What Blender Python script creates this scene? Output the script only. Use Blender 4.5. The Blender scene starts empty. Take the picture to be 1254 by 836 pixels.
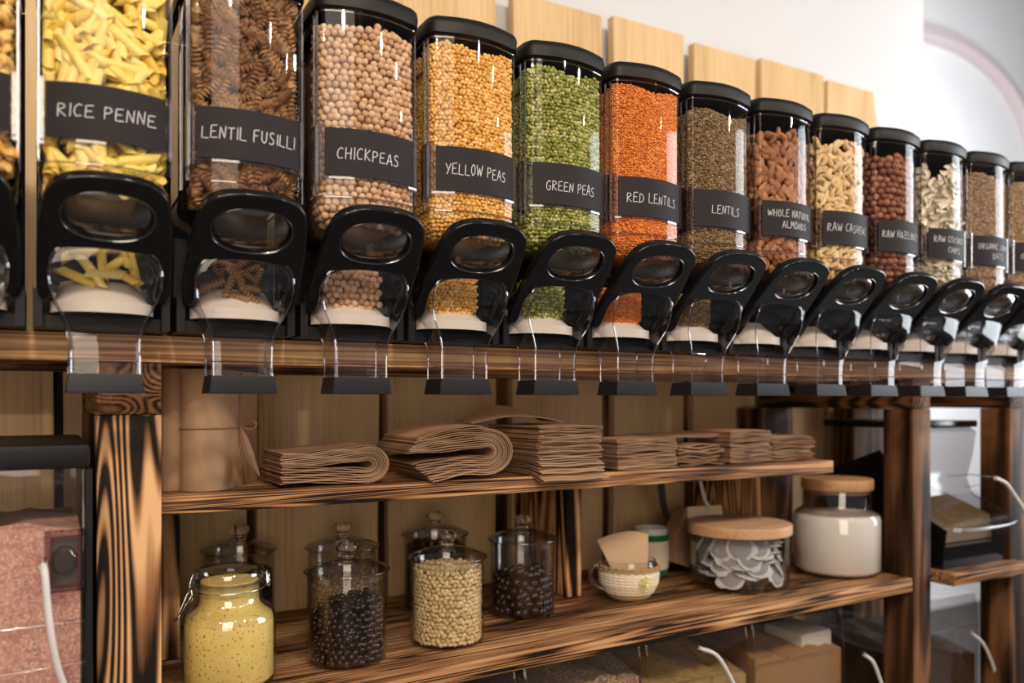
import bpy, bmesh, math, random
import numpy as np
from mathutils import Vector, Matrix, Euler

R = random.Random(7)
NR = np.random.RandomState(11)
C = bpy.context.scene.collection
SC = bpy.context.scene
PI = math.pi

# ------------------------------------------------------------------ camera, world, lights
# eye height is z = 0 (floor at -1.35); x runs along the shelf, y into the wall
FX, FY = 0.4929, 0.8701            # horizontal viewing direction
cam_d = bpy.data.cameras.new('camera'); cam = bpy.data.objects.new('camera', cam_d); C.objects.link(cam)
cam.location = (0, 0, 0)
cam.rotation_euler = (PI / 2, 0, -math.atan2(FX, FY))
cam_d.sensor_width = 36.0
cam_d.lens = 1010.0 / 1254.0 * 36.0
cam_d.shift_y = 73.0 / 1254.0
cam_d.clip_start = 0.02
cam_d.dof.use_dof = True
cam_d.dof.focus_distance = 1.27
cam_d.dof.aperture_fstop = 2.5
SC.camera = cam

w = bpy.data.worlds.new('room_light'); SC.world = w; w.use_nodes = True
w.node_tree.nodes['Background'].inputs[0].default_value = (0.90, 0.88, 0.92, 1)
w.node_tree.nodes['Background'].inputs[1].default_value = 0.16
SC.view_settings.view_transform = 'Standard'
SC.view_settings.look = 'None'
SC.view_settings.exposure = 0.0
SC.view_settings.gamma = 1.0
SC.view_settings.use_curve_mapping = False
try:
    SC.cycles.transparent_max_bounces = 40
    SC.cycles.max_bounces = 10
    SC.cycles.transmission_bounces = 8
    SC.cycles.glossy_bounces = 3
    SC.cycles.diffuse_bounces = 3
    SC.cycles.caustics_reflective = False
    SC.cycles.caustics_refractive = False
    SC.cycles.sample_clamp_indirect = 4.0
except Exception:
    pass


def area(name, loc, target, sx, sy, power, col, shape='RECTANGLE'):
    d = bpy.data.lights.new(name, 'AREA'); d.shape = shape; d.size = sx; d.size_y = sy
    d.energy = power; d.color = col
    o = bpy.data.objects.new(name, d); C.objects.link(o); o.location = loc
    o.rotation_euler = (Vector(target) - Vector(loc)).to_track_quat('-Z', 'Y').to_euler()
    return o


# ceiling spots of the shop (small, they give the round glints) and the shop window to the right
for sx_, sy_ in ((-0.9, -0.3), (-0.1, -0.55), (0.45, -0.4), (1.35, -0.55), (2.1, -0.3), (2.9, -0.5)):
    area('ceiling_spot', (sx_, sy_, 1.25), (sx_ + 0.25, 1.3, -0.1), 0.09, 0.09, 9.0, (1.0, 0.86, 0.70), 'DISK')
area('window_light', (4.4, 0.25, 0.55), (1.6, 0.9, 0.2), 1.5, 1.9, 80.0, (0.90, 0.95, 1.0))
area('front_key_light', (-0.6, -1.9, 0.75), (0.9, 1.4, -0.1), 1.5, 2.9, 58.0, (1.0, 0.85, 0.68))  # added soft key behind the camera, lifts the front-facing surfaces; no real fixture
area('wall_washer', (1.9, 1.15, 1.5), (1.9, 1.9, 0.9), 2.6, 0.25, 0.8, (1.0, 0.97, 0.96))
area('alcove_fill_light', (4.1, 1.6, 1.0), (4.1, 3.3, 1.1), 1.8, 1.8, 100.0, (0.95, 0.98, 1.0))  # added unseen lamp that brightens the recess and arch wall


# ------------------------------------------------------------------ pixel helpers (frame 1254 x 836)
def ray(px):
    t = (px - 627.0) / 1010.0
    return (FX + t * FY, FY - t * FX)


def atD(px, D):
    a, b = ray(px)
    return a * D, b * D


def atY(px, Y):
    a, b = ray(px)
    s = Y / b
    return a * s, s


def zpix(py, D):
    return (491.0 - py) / 1010.0 * D


# ------------------------------------------------------------------ materials
def nodes(name):
    m = bpy.data.materials.new(name); m.use_nodes = True
    nt = m.node_tree
    for n in list(nt.nodes): nt.nodes.remove(n)
    out = nt.nodes.new('ShaderNodeOutputMaterial')
    return m, nt, out


def N(nt, typ, **kw):
    n = nt.nodes.new(typ)
    for k, v in kw.items():
        if k.startswith('i_'):
            n.inputs[k[2:].replace('_', ' ')].default_value = v
        else:
            setattr(n, k, v)
    return n


def ramp(nt, stops, interp='LINEAR'):
    n = nt.nodes.new('ShaderNodeValToRGB'); cr = n.color_ramp; cr.interpolation = interp
    while len(cr.elements) > 1: cr.elements.remove(cr.elements[-1])
    cr.elements[0].position = stops[0][0]; cr.elements[0].color = (*stops[0][1], 1)
    for p, c in stops[1:]:
        e = cr.elements.new(p); e.color = (*c, 1)
    return n


def plain(name, col, rough=0.5, metal=0.0, spec=0.5, bump=0.0, bscale=200.0, coat=0.0, trans=0.0, sss=0.0):
    m, nt, out = nodes(name)
    b = N(nt, 'ShaderNodeBsdfPrincipled')
    b.inputs['Base Color'].default_value = (*col, 1)
    b.inputs['Roughness'].default_value = rough
    b.inputs['Metallic'].default_value = metal
    b.inputs['Specular IOR Level'].default_value = spec
    b.inputs['Coat Weight'].default_value = coat
    b.inputs['Transmission Weight'].default_value = trans
    if bump:
        t = N(nt, 'ShaderNodeTexCoord')
        no = N(nt, 'ShaderNodeTexNoise'); no.inputs['Scale'].default_value = bscale; no.inputs['Detail'].default_value = 4
        bp = N(nt, 'ShaderNodeBump'); bp.inputs['Strength'].default_value = bump; bp.inputs['Distance'].default_value = 0.002
        nt.links.new(t.outputs['Object'], no.inputs['Vector'])
        nt.links.new(no.outputs[0], bp.inputs['Height'])
        nt.links.new(bp.outputs[0], b.inputs['Normal'])
    nt.links.new(b.outputs[0], out.inputs[0])
    return m


def wood(name, axis, light, mid, dark, freq=22.0, nscale=7.0, stretch=0.09, burn=0.5, rough=0.55, bump=0.35, knots=0.0, band=0.5, fine=0.5, pos=(0.02, 0.30, 0.62)):
    """grain running along an axis; 'rnd' offset per object through Object Info"""
    m, nt, out = nodes(name)
    L = nt.links.new
    tc = N(nt, 'ShaderNodeTexCoord'); oi = N(nt, 'ShaderNodeObjectInfo')
    off = N(nt, 'ShaderNodeVectorMath', operation='SCALE'); off.inputs[0].default_value = (13.1, 7.7, 9.3)
    L(oi.outputs['Random'], off.inputs['Scale'])
    add = N(nt, 'ShaderNodeVectorMath', operation='ADD')
    L(tc.outputs['Object'], add.inputs[0]); L(off.outputs[0], add.inputs[1])
    mp = N(nt, 'ShaderNodeMapping')
    s = [1.0, 1.0, 1.0]; s[axis] = stretch
    mp.inputs['Scale'].default_value = s
    L(add.outputs[0], mp.inputs['Vector'])
    n1 = N(nt, 'ShaderNodeTexNoise'); n1.inputs['Scale'].default_value = nscale; n1.inputs['Detail'].default_value = 1.2
    n1.inputs['Distortion'].default_value = 0.3
    L(mp.outputs[0], n1.inputs['Vector'])
    mul = N(nt, 'ShaderNodeMath', operation='MULTIPLY'); mul.inputs[1].default_value = freq * 2.5
    L(n1.outputs[0], mul.inputs[0])
    sn = N(nt, 'ShaderNodeMath', operation='SINE'); L(mul.outputs[0], sn.inputs[0])
    ab = N(nt, 'ShaderNodeMath', operation='MULTIPLY_ADD'); ab.inputs[1].default_value = 0.5; ab.inputs[2].default_value = 0.5
    L(sn.outputs[0], ab.inputs[0])
    # fine fibres
    n2 = N(nt, 'ShaderNodeTexNoise'); n2.inputs['Scale'].default_value = 160.0; n2.inputs['Detail'].default_value = 3
    mp2 = N(nt, 'ShaderNodeMapping'); s2 = [1.0, 1.0, 1.0]; s2[axis] = 0.03; mp2.inputs['Scale'].default_value = s2
    L(add.outputs[0], mp2.inputs['Vector']); L(mp2.outputs[0], n2.inputs['Vector'])
    # burnt patches
    n3 = N(nt, 'ShaderNodeTexNoise'); n3.inputs['Scale'].default_value = 9.0; n3.inputs['Detail'].default_value = 2.5
    mp3 = N(nt, 'ShaderNodeMapping'); s3 = [1.0, 1.0, 1.0]; s3[axis] = 0.35; mp3.inputs['Scale'].default_value = s3
    L(add.outputs[0], mp3.inputs['Vector']); L(mp3.outputs[0], n3.inputs['Vector'])
    patch = N(nt, 'ShaderNodeMapRange'); patch.inputs['From Min'].default_value = 0.38; patch.inputs['From Max'].default_value = 0.66
    L(n3.outputs[0], patch.inputs['Value'])
    # value = grain*band + fibre*fine - patch*burn
    a = N(nt, 'ShaderNodeMath', operation='MULTIPLY'); a.inputs[1].default_value = band; L(ab.outputs[0], a.inputs[0])
    b = N(nt, 'ShaderNodeMath', operation='MULTIPLY_ADD'); b.inputs[1].default_value = fine; L(n2.outputs[0], b.inputs[0]); L(a.outputs[0], b.inputs[2])
    c = N(nt, 'ShaderNodeMath', operation='MULTIPLY'); c.inputs[1].default_value = -burn; L(patch.outputs[0], c.inputs[0])
    d = N(nt, 'ShaderNodeMath', operation='ADD'); L(b.outputs[0], d.inputs[0]); L(c.outputs[0], d.inputs[1])
    cr = ramp(nt, [(pos[0], dark), (pos[1], mid), (pos[2], light)])
    L(d.outputs[0], cr.inputs[0])
    col = cr.outputs[0]
    if knots:
        v = N(nt, 'ShaderNodeTexVoronoi'); v.inputs['Scale'].default_value = 3.1
        mpk = N(nt, 'ShaderNodeMapping'); sk = [1.0, 1.0, 1.0]; sk[axis] = 0.7; mpk.inputs['Scale'].default_value = sk
        L(add.outputs[0], mpk.inputs['Vector']); L(mpk.outputs[0], v.inputs['Vector'])
        kr = N(nt, 'ShaderNodeMapRange'); kr.inputs['From Min'].default_value = 0.02; kr.inputs['From Max'].default_value = 0.055
        kr.inputs['To Min'].default_value = knots; kr.inputs['To Max'].default_value = 0.0
        L(v.outputs['Distance'], kr.inputs['Value'])
        mx = N(nt, 'ShaderNodeMix', data_type='RGBA'); L(kr.outputs[0], mx.inputs['Factor'])
        L(col, mx.inputs[6]); mx.inputs[7].default_value = (dark[0] * 1.2, dark[1], dark[2], 1)
        col = mx.outputs[2]
    bs = N(nt, 'ShaderNodeBsdfPrincipled'); bs.inputs['Roughness'].default_value = rough
    bs.inputs['Specular IOR Level'].default_value = 0.14
    L(col, bs.inputs['Base Color'])
    bp = N(nt, 'ShaderNodeBump'); bp.inputs['Strength'].default_value = bump; bp.inputs['Distance'].default_value = 0.0015
    L(d.outputs[0], bp.inputs['Height']); L(bp.outputs[0], bs.inputs['Normal'])
    L(bs.outputs[0], out.inputs[0])
    return m


def clear(name, tint=(0.97, 0.965, 0.97), rough=0.03, ior=1.45, edge=(0.55, 0.52, 0.56), power=3.0, boost=1.0):
    """thin clear plastic or glass sheet: lets light through, mirrors by Fresnel, edges a little darker"""
    m, nt, out = nodes(name)
    L = nt.links.new
    f0 = ((ior - 1) / (ior + 1)) ** 2 * boost      # Schlick, the same from either side of the thin sheet
    lw = N(nt, 'ShaderNodeLayerWeight'); lw.inputs['Blend'].default_value = 0.5
    p5 = N(nt, 'ShaderNodeMath', operation='POWER'); p5.inputs[1].default_value = 5.0; L(lw.outputs['Facing'], p5.inputs[0])
    mb = N(nt, 'ShaderNodeMath', operation='MULTIPLY_ADD'); mb.inputs[1].default_value = 0.85; mb.inputs[2].default_value = f0; mb.use_clamp = True
    L(p5.outputs[0], mb.inputs[0])
    pw = N(nt, 'ShaderNodeMath', operation='POWER'); pw.inputs[1].default_value = power; L(lw.outputs['Facing'], pw.inputs[0])
    mx = N(nt, 'ShaderNodeMix', data_type='RGBA'); L(pw.outputs[0], mx.inputs['Factor'])
    mx.inputs[6].default_value = (*tint, 1); mx.inputs[7].default_value = (*edge, 1)
    tr = N(nt, 'ShaderNodeBsdfTransparent'); L(mx.outputs[2], tr.inputs[0])
    gl = N(nt, 'ShaderNodeBsdfGlossy'); gl.inputs['Roughness'].default_value = rough
    ms = N(nt, 'ShaderNodeMixShader'); L(mb.outputs[0], ms.inputs[0]); L(tr.outputs[0], ms.inputs[1]); L(gl.outputs[0], ms.inputs[2])
    L(ms.outputs[0], out.inputs[0])
    return m


def grain(name, stops, rough=0.55, per='attr', bump=0.0, bscale=300, spec=0.4, sub=0.0, coat=0.0, mottled=0.0):
    m, nt, out = nodes(name)
    L = nt.links.new
    if per == 'attr':
        a = N(nt, 'ShaderNodeAttribute', attribute_name='rnd'); fac = a.outputs['Fac']
    else:
        a = N(nt, 'ShaderNodeObjectInfo'); fac = a.outputs['Random']
    cr = ramp(nt, stops); L(fac, cr.inputs[0])
    b = N(nt, 'ShaderNodeBsdfPrincipled'); b.inputs['Roughness'].default_value = rough
    b.inputs['Specular IOR Level'].default_value = spec; b.inputs['Coat Weight'].default_value = coat
    L(cr.outputs[0], b.inputs['Base Color'])
    if bump:
        t = N(nt, 'ShaderNodeTexCoord'); no = N(nt, 'ShaderNodeTexNoise'); no.inputs['Scale'].default_value = bscale
        L(t.outputs['Object'], no.inputs['Vector'])
        bp = N(nt, 'ShaderNodeBump'); bp.inputs['Strength'].default_value = bump; bp.inputs['Distance'].default_value = 0.001
        L(no.outputs[0], bp.inputs['Height']); L(bp.outputs[0], b.inputs['Normal'])
    L(b.outputs[0], out.inputs[0])
    return m


def speckled(name, base, spot, scale=160, lo=0.62, hi=0.70, rough=0.6, base2=None, scale2=40):
    m, nt, out = nodes(name); L = nt.links.new
    t = N(nt, 'ShaderNodeTexCoord')
    no = N(nt, 'ShaderNodeTexNoise'); no.inputs['Scale'].default_value = scale; no.inputs['Detail'].default_value = 2
    L(t.outputs['Object'], no.inputs['Vector'])
    mr = N(nt, 'ShaderNodeMapRange'); mr.inputs['From Min'].default_value = lo; mr.inputs['From Max'].default_value = hi
    L(no.outputs[0], mr.inputs['Value'])
    n2 = N(nt, 'ShaderNodeTexNoise'); n2.inputs['Scale'].default_value = scale2; n2.inputs['Detail'].default_value = 4
    L(t.outputs['Object'], n2.inputs['Vector'])
    r2 = ramp(nt, [(0.35, base2 or base), (0.65, base)]); L(n2.outputs[0], r2.inputs[0])
    mx = N(nt, 'ShaderNodeMix', data_type='RGBA'); L(mr.outputs[0], mx.inputs['Factor']); L(r2.outputs[0], mx.inputs[6])
    mx.inputs[7].default_value = (*spot, 1)
    b = N(nt, 'ShaderNodeBsdfPrincipled'); b.inputs['Roughness'].default_value = rough
    L(mx.outputs[2], b.inputs['Base Color'])
    bp = N(nt, 'ShaderNodeBump'); bp.inputs['Strength'].default_value = 0.4; bp.inputs['Distance'].default_value = 0.001
    L(n2.outputs[0], bp.inputs['Height']); L(bp.outputs[0], b.inputs['Normal'])
    L(b.outputs[0], out.inputs[0])
    return m


BL, BM_, BD = (0.74, 0.43, 0.215), (0.30, 0.130, 0.050), (0.014, 0.008, 0.006)
burnt_x = wood('burnt_wood_x', 0, BL, BM_, BD, freq=34, nscale=44, stretch=0.024, burn=0.42, band=0.46, fine=0.62, pos=(0.16, 0.42, 0.80))
rail_x = wood('rail_wood_x', 0, (0.85, 0.50, 0.25), (0.50, 0.25, 0.11), (0.07, 0.03, 0.015), freq=26, nscale=38, stretch=0.025, burn=0.12, band=0.40, fine=0.55)
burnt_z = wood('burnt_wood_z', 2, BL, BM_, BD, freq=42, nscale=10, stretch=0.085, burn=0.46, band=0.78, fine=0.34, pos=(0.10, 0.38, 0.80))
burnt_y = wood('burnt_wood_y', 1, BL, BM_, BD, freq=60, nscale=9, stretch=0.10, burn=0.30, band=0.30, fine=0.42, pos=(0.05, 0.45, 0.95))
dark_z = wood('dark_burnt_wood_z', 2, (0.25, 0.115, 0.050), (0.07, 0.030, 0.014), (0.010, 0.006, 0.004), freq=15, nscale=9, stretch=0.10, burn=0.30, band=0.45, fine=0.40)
plank_m = wood('pale_plank', 2, (0.84, 0.60, 0.345), (0.70, 0.47, 0.235), (0.28, 0.15, 0.06), freq=15, nscale=4, stretch=0.07, burn=0.03, band=0.16, fine=0.62, rough=0.6, bump=0.12, knots=0.8)
lid_wood = wood('beech_lid', 0, (0.66, 0.40, 0.24), (0.56, 0.32, 0.18), (0.40, 0.21, 0.11), freq=12, nscale=10, stretch=0.1, burn=0.0, band=0.25, fine=0.5, bump=0.05, rough=0.5)
cork_m = speckled('cork', (0.50, 0.27, 0.12), (0.24, 0.12, 0.05), scale=320, lo=0.58, hi=0.66)
white_wall = plain('white_paint', (0.70, 0.695, 0.71), 0.6, bump=0.05, bscale=90)
floor_m = plain('floor_grey', (0.060, 0.050, 0.045), 0.5, bump=0.05)
trim_m = plain('arch_trim_grey', (0.50, 0.42, 0.43), 0.5, bump=0.03)
plastic = clear('clear_plastic', ior=1.42, boost=1.0)
plastic2 = clear('clear_plastic_chute', tint=(0.985, 0.98, 0.985), edge=(0.55, 0.50, 0.56), ior=1.48, power=2.4, boost=1.8)
rim_plastic = clear('clear_plastic_rim', tint=(0.86, 0.83, 0.87), edge=(0.30, 0.27, 0.31), ior=1.5, power=1.6, boost=5.0, rough=0.06)
pane_plastic = clear('clear_plastic_pane', tint=(0.95, 0.94, 0.95), edge=(0.5, 0.47, 0.5), ior=1.5, power=2.0, boost=7.0, rough=0.10)
plastic3 = clear('clear_plastic_drum', tint=(0.99, 0.99, 0.99), edge=(0.6, 0.6, 0.6), ior=1.3, power=3.0)
glassm = clear('jar_glass', tint=(0.975, 0.98, 0.975), edge=(0.58, 0.58, 0.57), ior=1.5, rough=0.01, power=5.0, boost=1.3)
clipglass = clear('clip_jar_glass', tint=(0.99, 0.995, 0.99), edge=(0.80, 0.83, 0.81), ior=1.5, rough=0.02, power=4.0, boost=2.8)
m_, nt_, out_ = nodes('solid_glass')
g_ = N(nt_, 'ShaderNodeBsdfGlass'); g_.inputs['IOR'].default_value = 1.45; g_.inputs['Roughness'].default_value = 0.01
nt_.links.new(g_.outputs[0], out_.inputs[0]); solid_glass = m_
black_matte = plain('black_plastic_matte', (0.009, 0.008, 0.009), 0.45, spec=0.22, bump=0.05, bscale=900)
black_gloss = plain('black_plastic_gloss', (0.006, 0.006, 0.007), 0.16, spec=0.5)
cap_m = plain('charcoal_rubber_cap', (0.017, 0.016, 0.020), 0.36, spec=0.35)
label_m = plain('chalkboard_card', (0.020, 0.016, 0.019), 0.65, spec=0.2)
chalk_m = plain('chalk_ink', (0.62, 0.60, 0.62), 0.8)
white_plastic = plain('cream_plastic_tray', (0.66, 0.59, 0.52), 0.45)
grey_disc = clear('frosted_disc', tint=(0.72, 0.71, 0.72), edge=(0.3, 0.3, 0.3), rough=0.15, ior=1.6)
kraft = plain('kraft_paper', (0.41, 0.240, 0.128), 0.75, bump=0.25, bscale=60)
kraft_d = plain('kraft_paper_dark', (0.27, 0.152, 0.082), 0.75, bump=0.25, bscale=60)
kraft_l = plain('kraft_card', (0.60, 0.40, 0.24), 0.75, bump=0.15, bscale=120)
cream_card = plain('cream_card', (0.70, 0.56, 0.38), 0.7, bump=0.1)
twine_m = plain('jute_twine', (0.34, 0.20, 0.10), 0.9, bump=0.6, bscale=900)
ribbon_m = plain('pale_ribbon', (0.62, 0.60, 0.58), 0.5)
wire_m = plain('steel_wire', (0.75, 0.74, 0.72), 0.22, metal=1.0)
cream_wool = plain('cream_wool', (0.82, 0.72, 0.54), 0.9, bump=0.7, bscale=500)
lemon_wool = plain('lemon_wool', (0.85, 0.80, 0.42), 0.9, bump=0.7, bscale=500)
tan_wool = plain('tan_wool', (0.42, 0.26, 0.11), 0.9, bump=0.7, bscale=500)
green_wool = plain('green_wool', (0.01, 0.13, 0.04), 0.9, bump=0.7, bscale=500)
olive_wool = plain('olive_wool', (0.16, 0.18, 0.06), 0.9, bump=0.5, bscale=500)
cord_m = plain('white_cord', (0.72, 0.68, 0.66), 0.5, bump=0.5, bscale=700)
pod_m, nt_, out_ = nodes('pod_filter_paper')
t_ = N(nt_, 'ShaderNodeTexCoord'); vm_ = N(nt_, 'ShaderNodeVectorMath', operation='MULTIPLY'); vm_.inputs[1].default_value = (1, 1, 0)
ln_ = N(nt_, 'ShaderNodeVectorMath', operation='LENGTH'); mr_ = N(nt_, 'ShaderNodeMapRange'); mr_.inputs['From Min'].default_value = 0.0255; mr_.inputs['From Max'].default_value = 0.0285
nt_.links.new(t_.outputs['Object'], vm_.inputs[0]); nt_.links.new(vm_.outputs[0], ln_.inputs[0]); nt_.links.new(ln_.outputs['Value'], mr_.inputs['Value'])
cr_ = ramp(nt_, [(0.0, (0.30, 0.285, 0.295)), (1.0, (0.62, 0.60, 0.61))]); nt_.links.new(mr_.outputs[0], cr_.inputs[0])   # coffee shows grey through the paper, the rim is bare paper
b_ = N(nt_, 'ShaderNodeBsdfPrincipled'); b_.inputs['Roughness'].default_value = 0.8; nt_.links.new(cr_.outputs[0], b_.inputs['Base Color'])
no_ = N(nt_, 'ShaderNodeTexNoise'); no_.inputs['Scale'].default_value = 260; bp__ = N(nt_, 'ShaderNodeBump'); bp__.inputs['Strength'].default_value = 0.5; bp__.inputs['Distance'].default_value = 0.001
nt_.links.new(t_.outputs['Object'], no_.inputs['Vector']); nt_.links.new(no_.outputs[0], bp__.inputs['Height']); nt_.links.new(bp__.outputs[0], b_.inputs['Normal'])
nt_.links.new(b_.outputs[0], out_.inputs[0])
powder_m = plain('white_powder', (0.82, 0.76, 0.72), 0.85, bump=0.15, bscale=150)
dust_m = clear('floured_glass', tint=(0.72, 0.69, 0.67), edge=(0.3, 0.28, 0.27), rough=0.12, ior=1.5, power=3.0)
yellow_powder = speckled('yellow_seasoned_polenta', (0.90, 0.66, 0.21), (0.30, 0.13, 0.04), scale=260, lo=0.63, hi=0.68, base2=(0.84, 0.59, 0.16), scale2=30)
pink_salt = speckled('pink_salt_crystals', (0.66, 0.33, 0.24), (0.74, 0.50, 0.41), scale=380, lo=0.50, hi=0.66, base2=(0.46, 0.19, 0.13), scale2=150)


# ------------------------------------------------------------------ object helpers
def link(name, me, mat=None, parent=None, loc=None, rot=None):
    o = bpy.data.objects.new(name, me)
    C.objects.link(o)
    if mat is not None and me is not None and not me.materials: me.materials.append(mat)
    if parent is not None: o.parent = parent
    if loc is not None: o.location = loc
    if rot is not None: o.rotation_euler = rot
    return o


def tag(o, label=None, cat=None, group=None, kind=None):
    if label: o['label'] = label
    if cat: o['category'] = cat
    if group: o['group'] = group
    if kind: o['kind'] = kind
    return o


def empty(name, loc, label, cat, group=None, rz=0.0):
    o = bpy.data.objects.new(name, None); C.objects.link(o); o.location = loc; o.rotation_euler = (0, 0, rz)
    o.empty_display_size = 0.02
    return tag(o, label, cat, group)


def smooth(me, ang=35):
    me.polygons.foreach_set('use_smooth', [True] * len(me.polygons))
    try: me.set_sharp_from_angle(angle=math.radians(ang))
    except Exception: pass
    return me


class MB:
    def __init__(self): self.v = []; self.f = []

    def add(self, v, f):
        o = len(self.v); self.v += [tuple(p) for p in v]; self.f += [tuple(i + o for i in q) for q in f]
        return self

    def box(self, a, b):
        (x0, y0, z0), (x1, y1, z1) = a, b
        return self.add([(x0, y0, z0), (x1, y0, z0), (x1, y1, z0), (x0, y1, z0), (x0, y0, z1), (x1, y0, z1), (x1, y1, z1), (x0, y1, z1)],
                        [(0, 3, 2, 1), (4, 5, 6, 7), (0, 1, 5, 4), (1, 2, 6, 5), (2, 3, 7, 6), (3, 0, 4, 7)])

    def rings(self, rings, closed=True, cap0=False, cap1=False):
        n = len(rings[0]); v = [p for r in rings for p in r]; f = []
        for i in range(len(rings) - 1):
            for j in range(n if closed else n - 1):
                k = (j + 1) % n
                f.append((i * n + j, i * n + k, (i + 1) * n + k, (i + 1) * n + j))
        if cap0: f.append(tuple(reversed(range(n))))
        if cap1: f.append(tuple((len(rings) - 1) * n + j for j in range(n)))
        return self.add(v, f)

    def lathe(self, prof, n=48, c=(0, 0, 0), cap0=False, cap1=False):
        rs = [[(c[0] + r * math.cos(2 * PI * k / n), c[1] + r * math.sin(2 * PI * k / n), c[2] + z) for k in range(n)] for r, z in prof]
        return self.rings(rs, True, cap0, cap1)

    def tube(self, pts, r, n=8, caps=True, closed=False):
        P = [Vector(p) for p in pts]; rs = []
        up = Vector((0.13, 0.29, 0.95)).normalized(); m = len(P)
        for i in range(m):
            if closed: t = P[(i + 1) % m] - P[i - 1]
            else: t = P[min(i + 1, m - 1)] - P[max(i - 1, 0)]
            t.normalize()
            a = t.cross(up)
            if a.length < 0.05: a = t.cross(Vector((1, 0, 0)))
            a.normalize(); b = t.cross(a)
            rr = r[i] if isinstance(r, (list, tuple)) else r
            rs.append([tuple(P[i] + (a * math.cos(2 * PI * k / n) + b * math.sin(2 * PI * k / n)) * rr) for k in range(n)])
        if closed: rs.append(rs[0])
        return self.rings(rs, True, caps and not closed, caps and not closed)

    def mesh(self, name='m', ang=35, sm=True):
        me = bpy.data.meshes.new(name); me.from_pydata(self.v, [], self.f); me.update()
        bm = bmesh.new(); bm.from_mesh(me); bmesh.ops.remove_doubles(bm, verts=bm.verts, dist=1e-6)
        bmesh.ops.recalc_face_normals(bm, faces=bm.faces); bm.to_mesh(me); bm.free()
        if sm: smooth(me, ang)
        return me


def bev_box(name, x0, x1, y0, y1, z0, z1, mat, parent=None, bev=0.002, origin=None, rot=None, seg=2, cuts=0, wob=0.0):
    """a board with eased edges; its origin is its own centre"""
    c = Vector(((x0 + x1) / 2, (y0 + y1) / 2, (z0 + z1) / 2)); bm = bmesh.new()
    bmesh.ops.create_cube(bm, size=1.0)
    for v in bm.verts: v.co = Vector((v.co.x * (x1 - x0), v.co.y * (y1 - y0), v.co.z * (z1 - z0)))
    bmesh.ops.bevel(bm, geom=bm.edges[:], offset=bev, segments=seg, affect='EDGES', profile=0.6)
    me = bpy.data.meshes.new(name); bm.to_mesh(me); bm.free(); smooth(me, 40)
    if mat: me.materials.append(mat)
    o = bpy.data.objects.new(name, me); C.objects.link(o)
    if parent is not None:
        o.parent = parent; c = c - parent.location
    o.location = c
    if rot: o.rotation_euler = rot
    return o


def catmull(pts, k=8, closed=False):
    P = [np.array(p, float) for p in pts]; out = []; n = len(P)
    rng = range(n) if closed else range(n - 1)
    for i in rng:
        p1, p2 = P[i], P[(i + 1) % n]
        p0 = P[i - 1] if (closed or i > 0) else 2 * p1 - p2
        p3 = P[(i + 2) % n] if (closed or i + 2 < n) else 2 * p2 - p1
        for j in range(k):
            t = j / k
            out.append(tuple(0.5 * ((2 * p1) + (-p0 + p2) * t + (2 * p0 - 5 * p1 + 4 * p2 - p3) * t * t + (-p0 + 3 * p1 - 3 * p2 + p3) * t ** 3)))
    if not closed: out.append(tuple(P[-1]))
    return out


# grain templates ------------------------------------------------------------------
def ico(sub=1):
    bm = bmesh.new(); bmesh.ops.create_icosphere(bm, subdivisions=sub, radius=1.0)
    v = np.array([q.co[:] for q in bm.verts]); f = np.array([[q.index for q in p.verts] for p in bm.faces]); bm.free()
    return v, f


ICO1, ICO2 = ico(1), ico(2)


def rotmats(n, rs=NR, tilt=None):
    q = rs.normal(size=(n, 4)); q /= np.linalg.norm(q, axis=1)[:, None]
    a, b, c, d = q.T
    return np.stack([np.stack([1 - 2 * (c * c + d * d), 2 * (b * c - a * d), 2 * (b * d + a * c)], 1),
                     np.stack([2 * (b * c + a * d), 1 - 2 * (b * b + d * d), 2 * (c * d - a * b)], 1),
                     np.stack([2 * (b * d - a * c), 2 * (c * d + a * b), 1 - 2 * (b * b + c * c)], 1)], 1)


def scatter_mesh(name, tmpl, pts, size, core=None, var=0.15, smoothf=True):
    """one mesh of many grains (a mass nobody could count), plus the lump behind them"""
    v, f = tmpl; v = v * np.array(size); P = np.array(pts); n = len(P)
    sc = 1 + NR.uniform(-var, var, n)
    V = np.einsum('nij,kj->nki', rotmats(n), v) * sc[:, None, None] + P[:, None, :]
    k = len(v); Fc = (f[None] + (np.arange(n) * k)[:, None, None]).reshape(-1, 3)
    V = V.reshape(-1, 3); rnd = np.repeat(NR.rand(n), k)
    cv, cf = ([], []) if core is None else core
    base = len(V)
    allv = np.vstack([V, np.array(cv).reshape(-1, 3)]) if len(cv) else V
    me = bpy.data.meshes.new(name)
    me.from_pydata(allv.tolist(), [], Fc.tolist() + [tuple(i + base for i in q) for q in cf])
    me.update()
    at = me.attributes.new('rnd', 'FLOAT', 'POINT')
    at.data.foreach_set('value', np.concatenate([rnd, np.full(len(allv) - base, 0.15)]).astype(np.float32))
    me.polygons.foreach_set('use_smooth', [smoothf] * len(me.polygons))
    return me


def tmesh(name, vf, mat, sm=True):
    v, f = vf; me = bpy.data.meshes.new(name); me.from_pydata(np.asarray(v).tolist(), [], [tuple(q) for q in f]); me.update()
    if sm: smooth(me, 60)
    me.materials.append(mat)
    return me


# ------------------------------------------------------------------ the room
WALL_Y = 1.765
def struct(name, a, b, mat, bev=0.0):
    mb = MB().box(a, b); return tag(link(name, mb.mesh(name, sm=False), mat), kind='structure')


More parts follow.
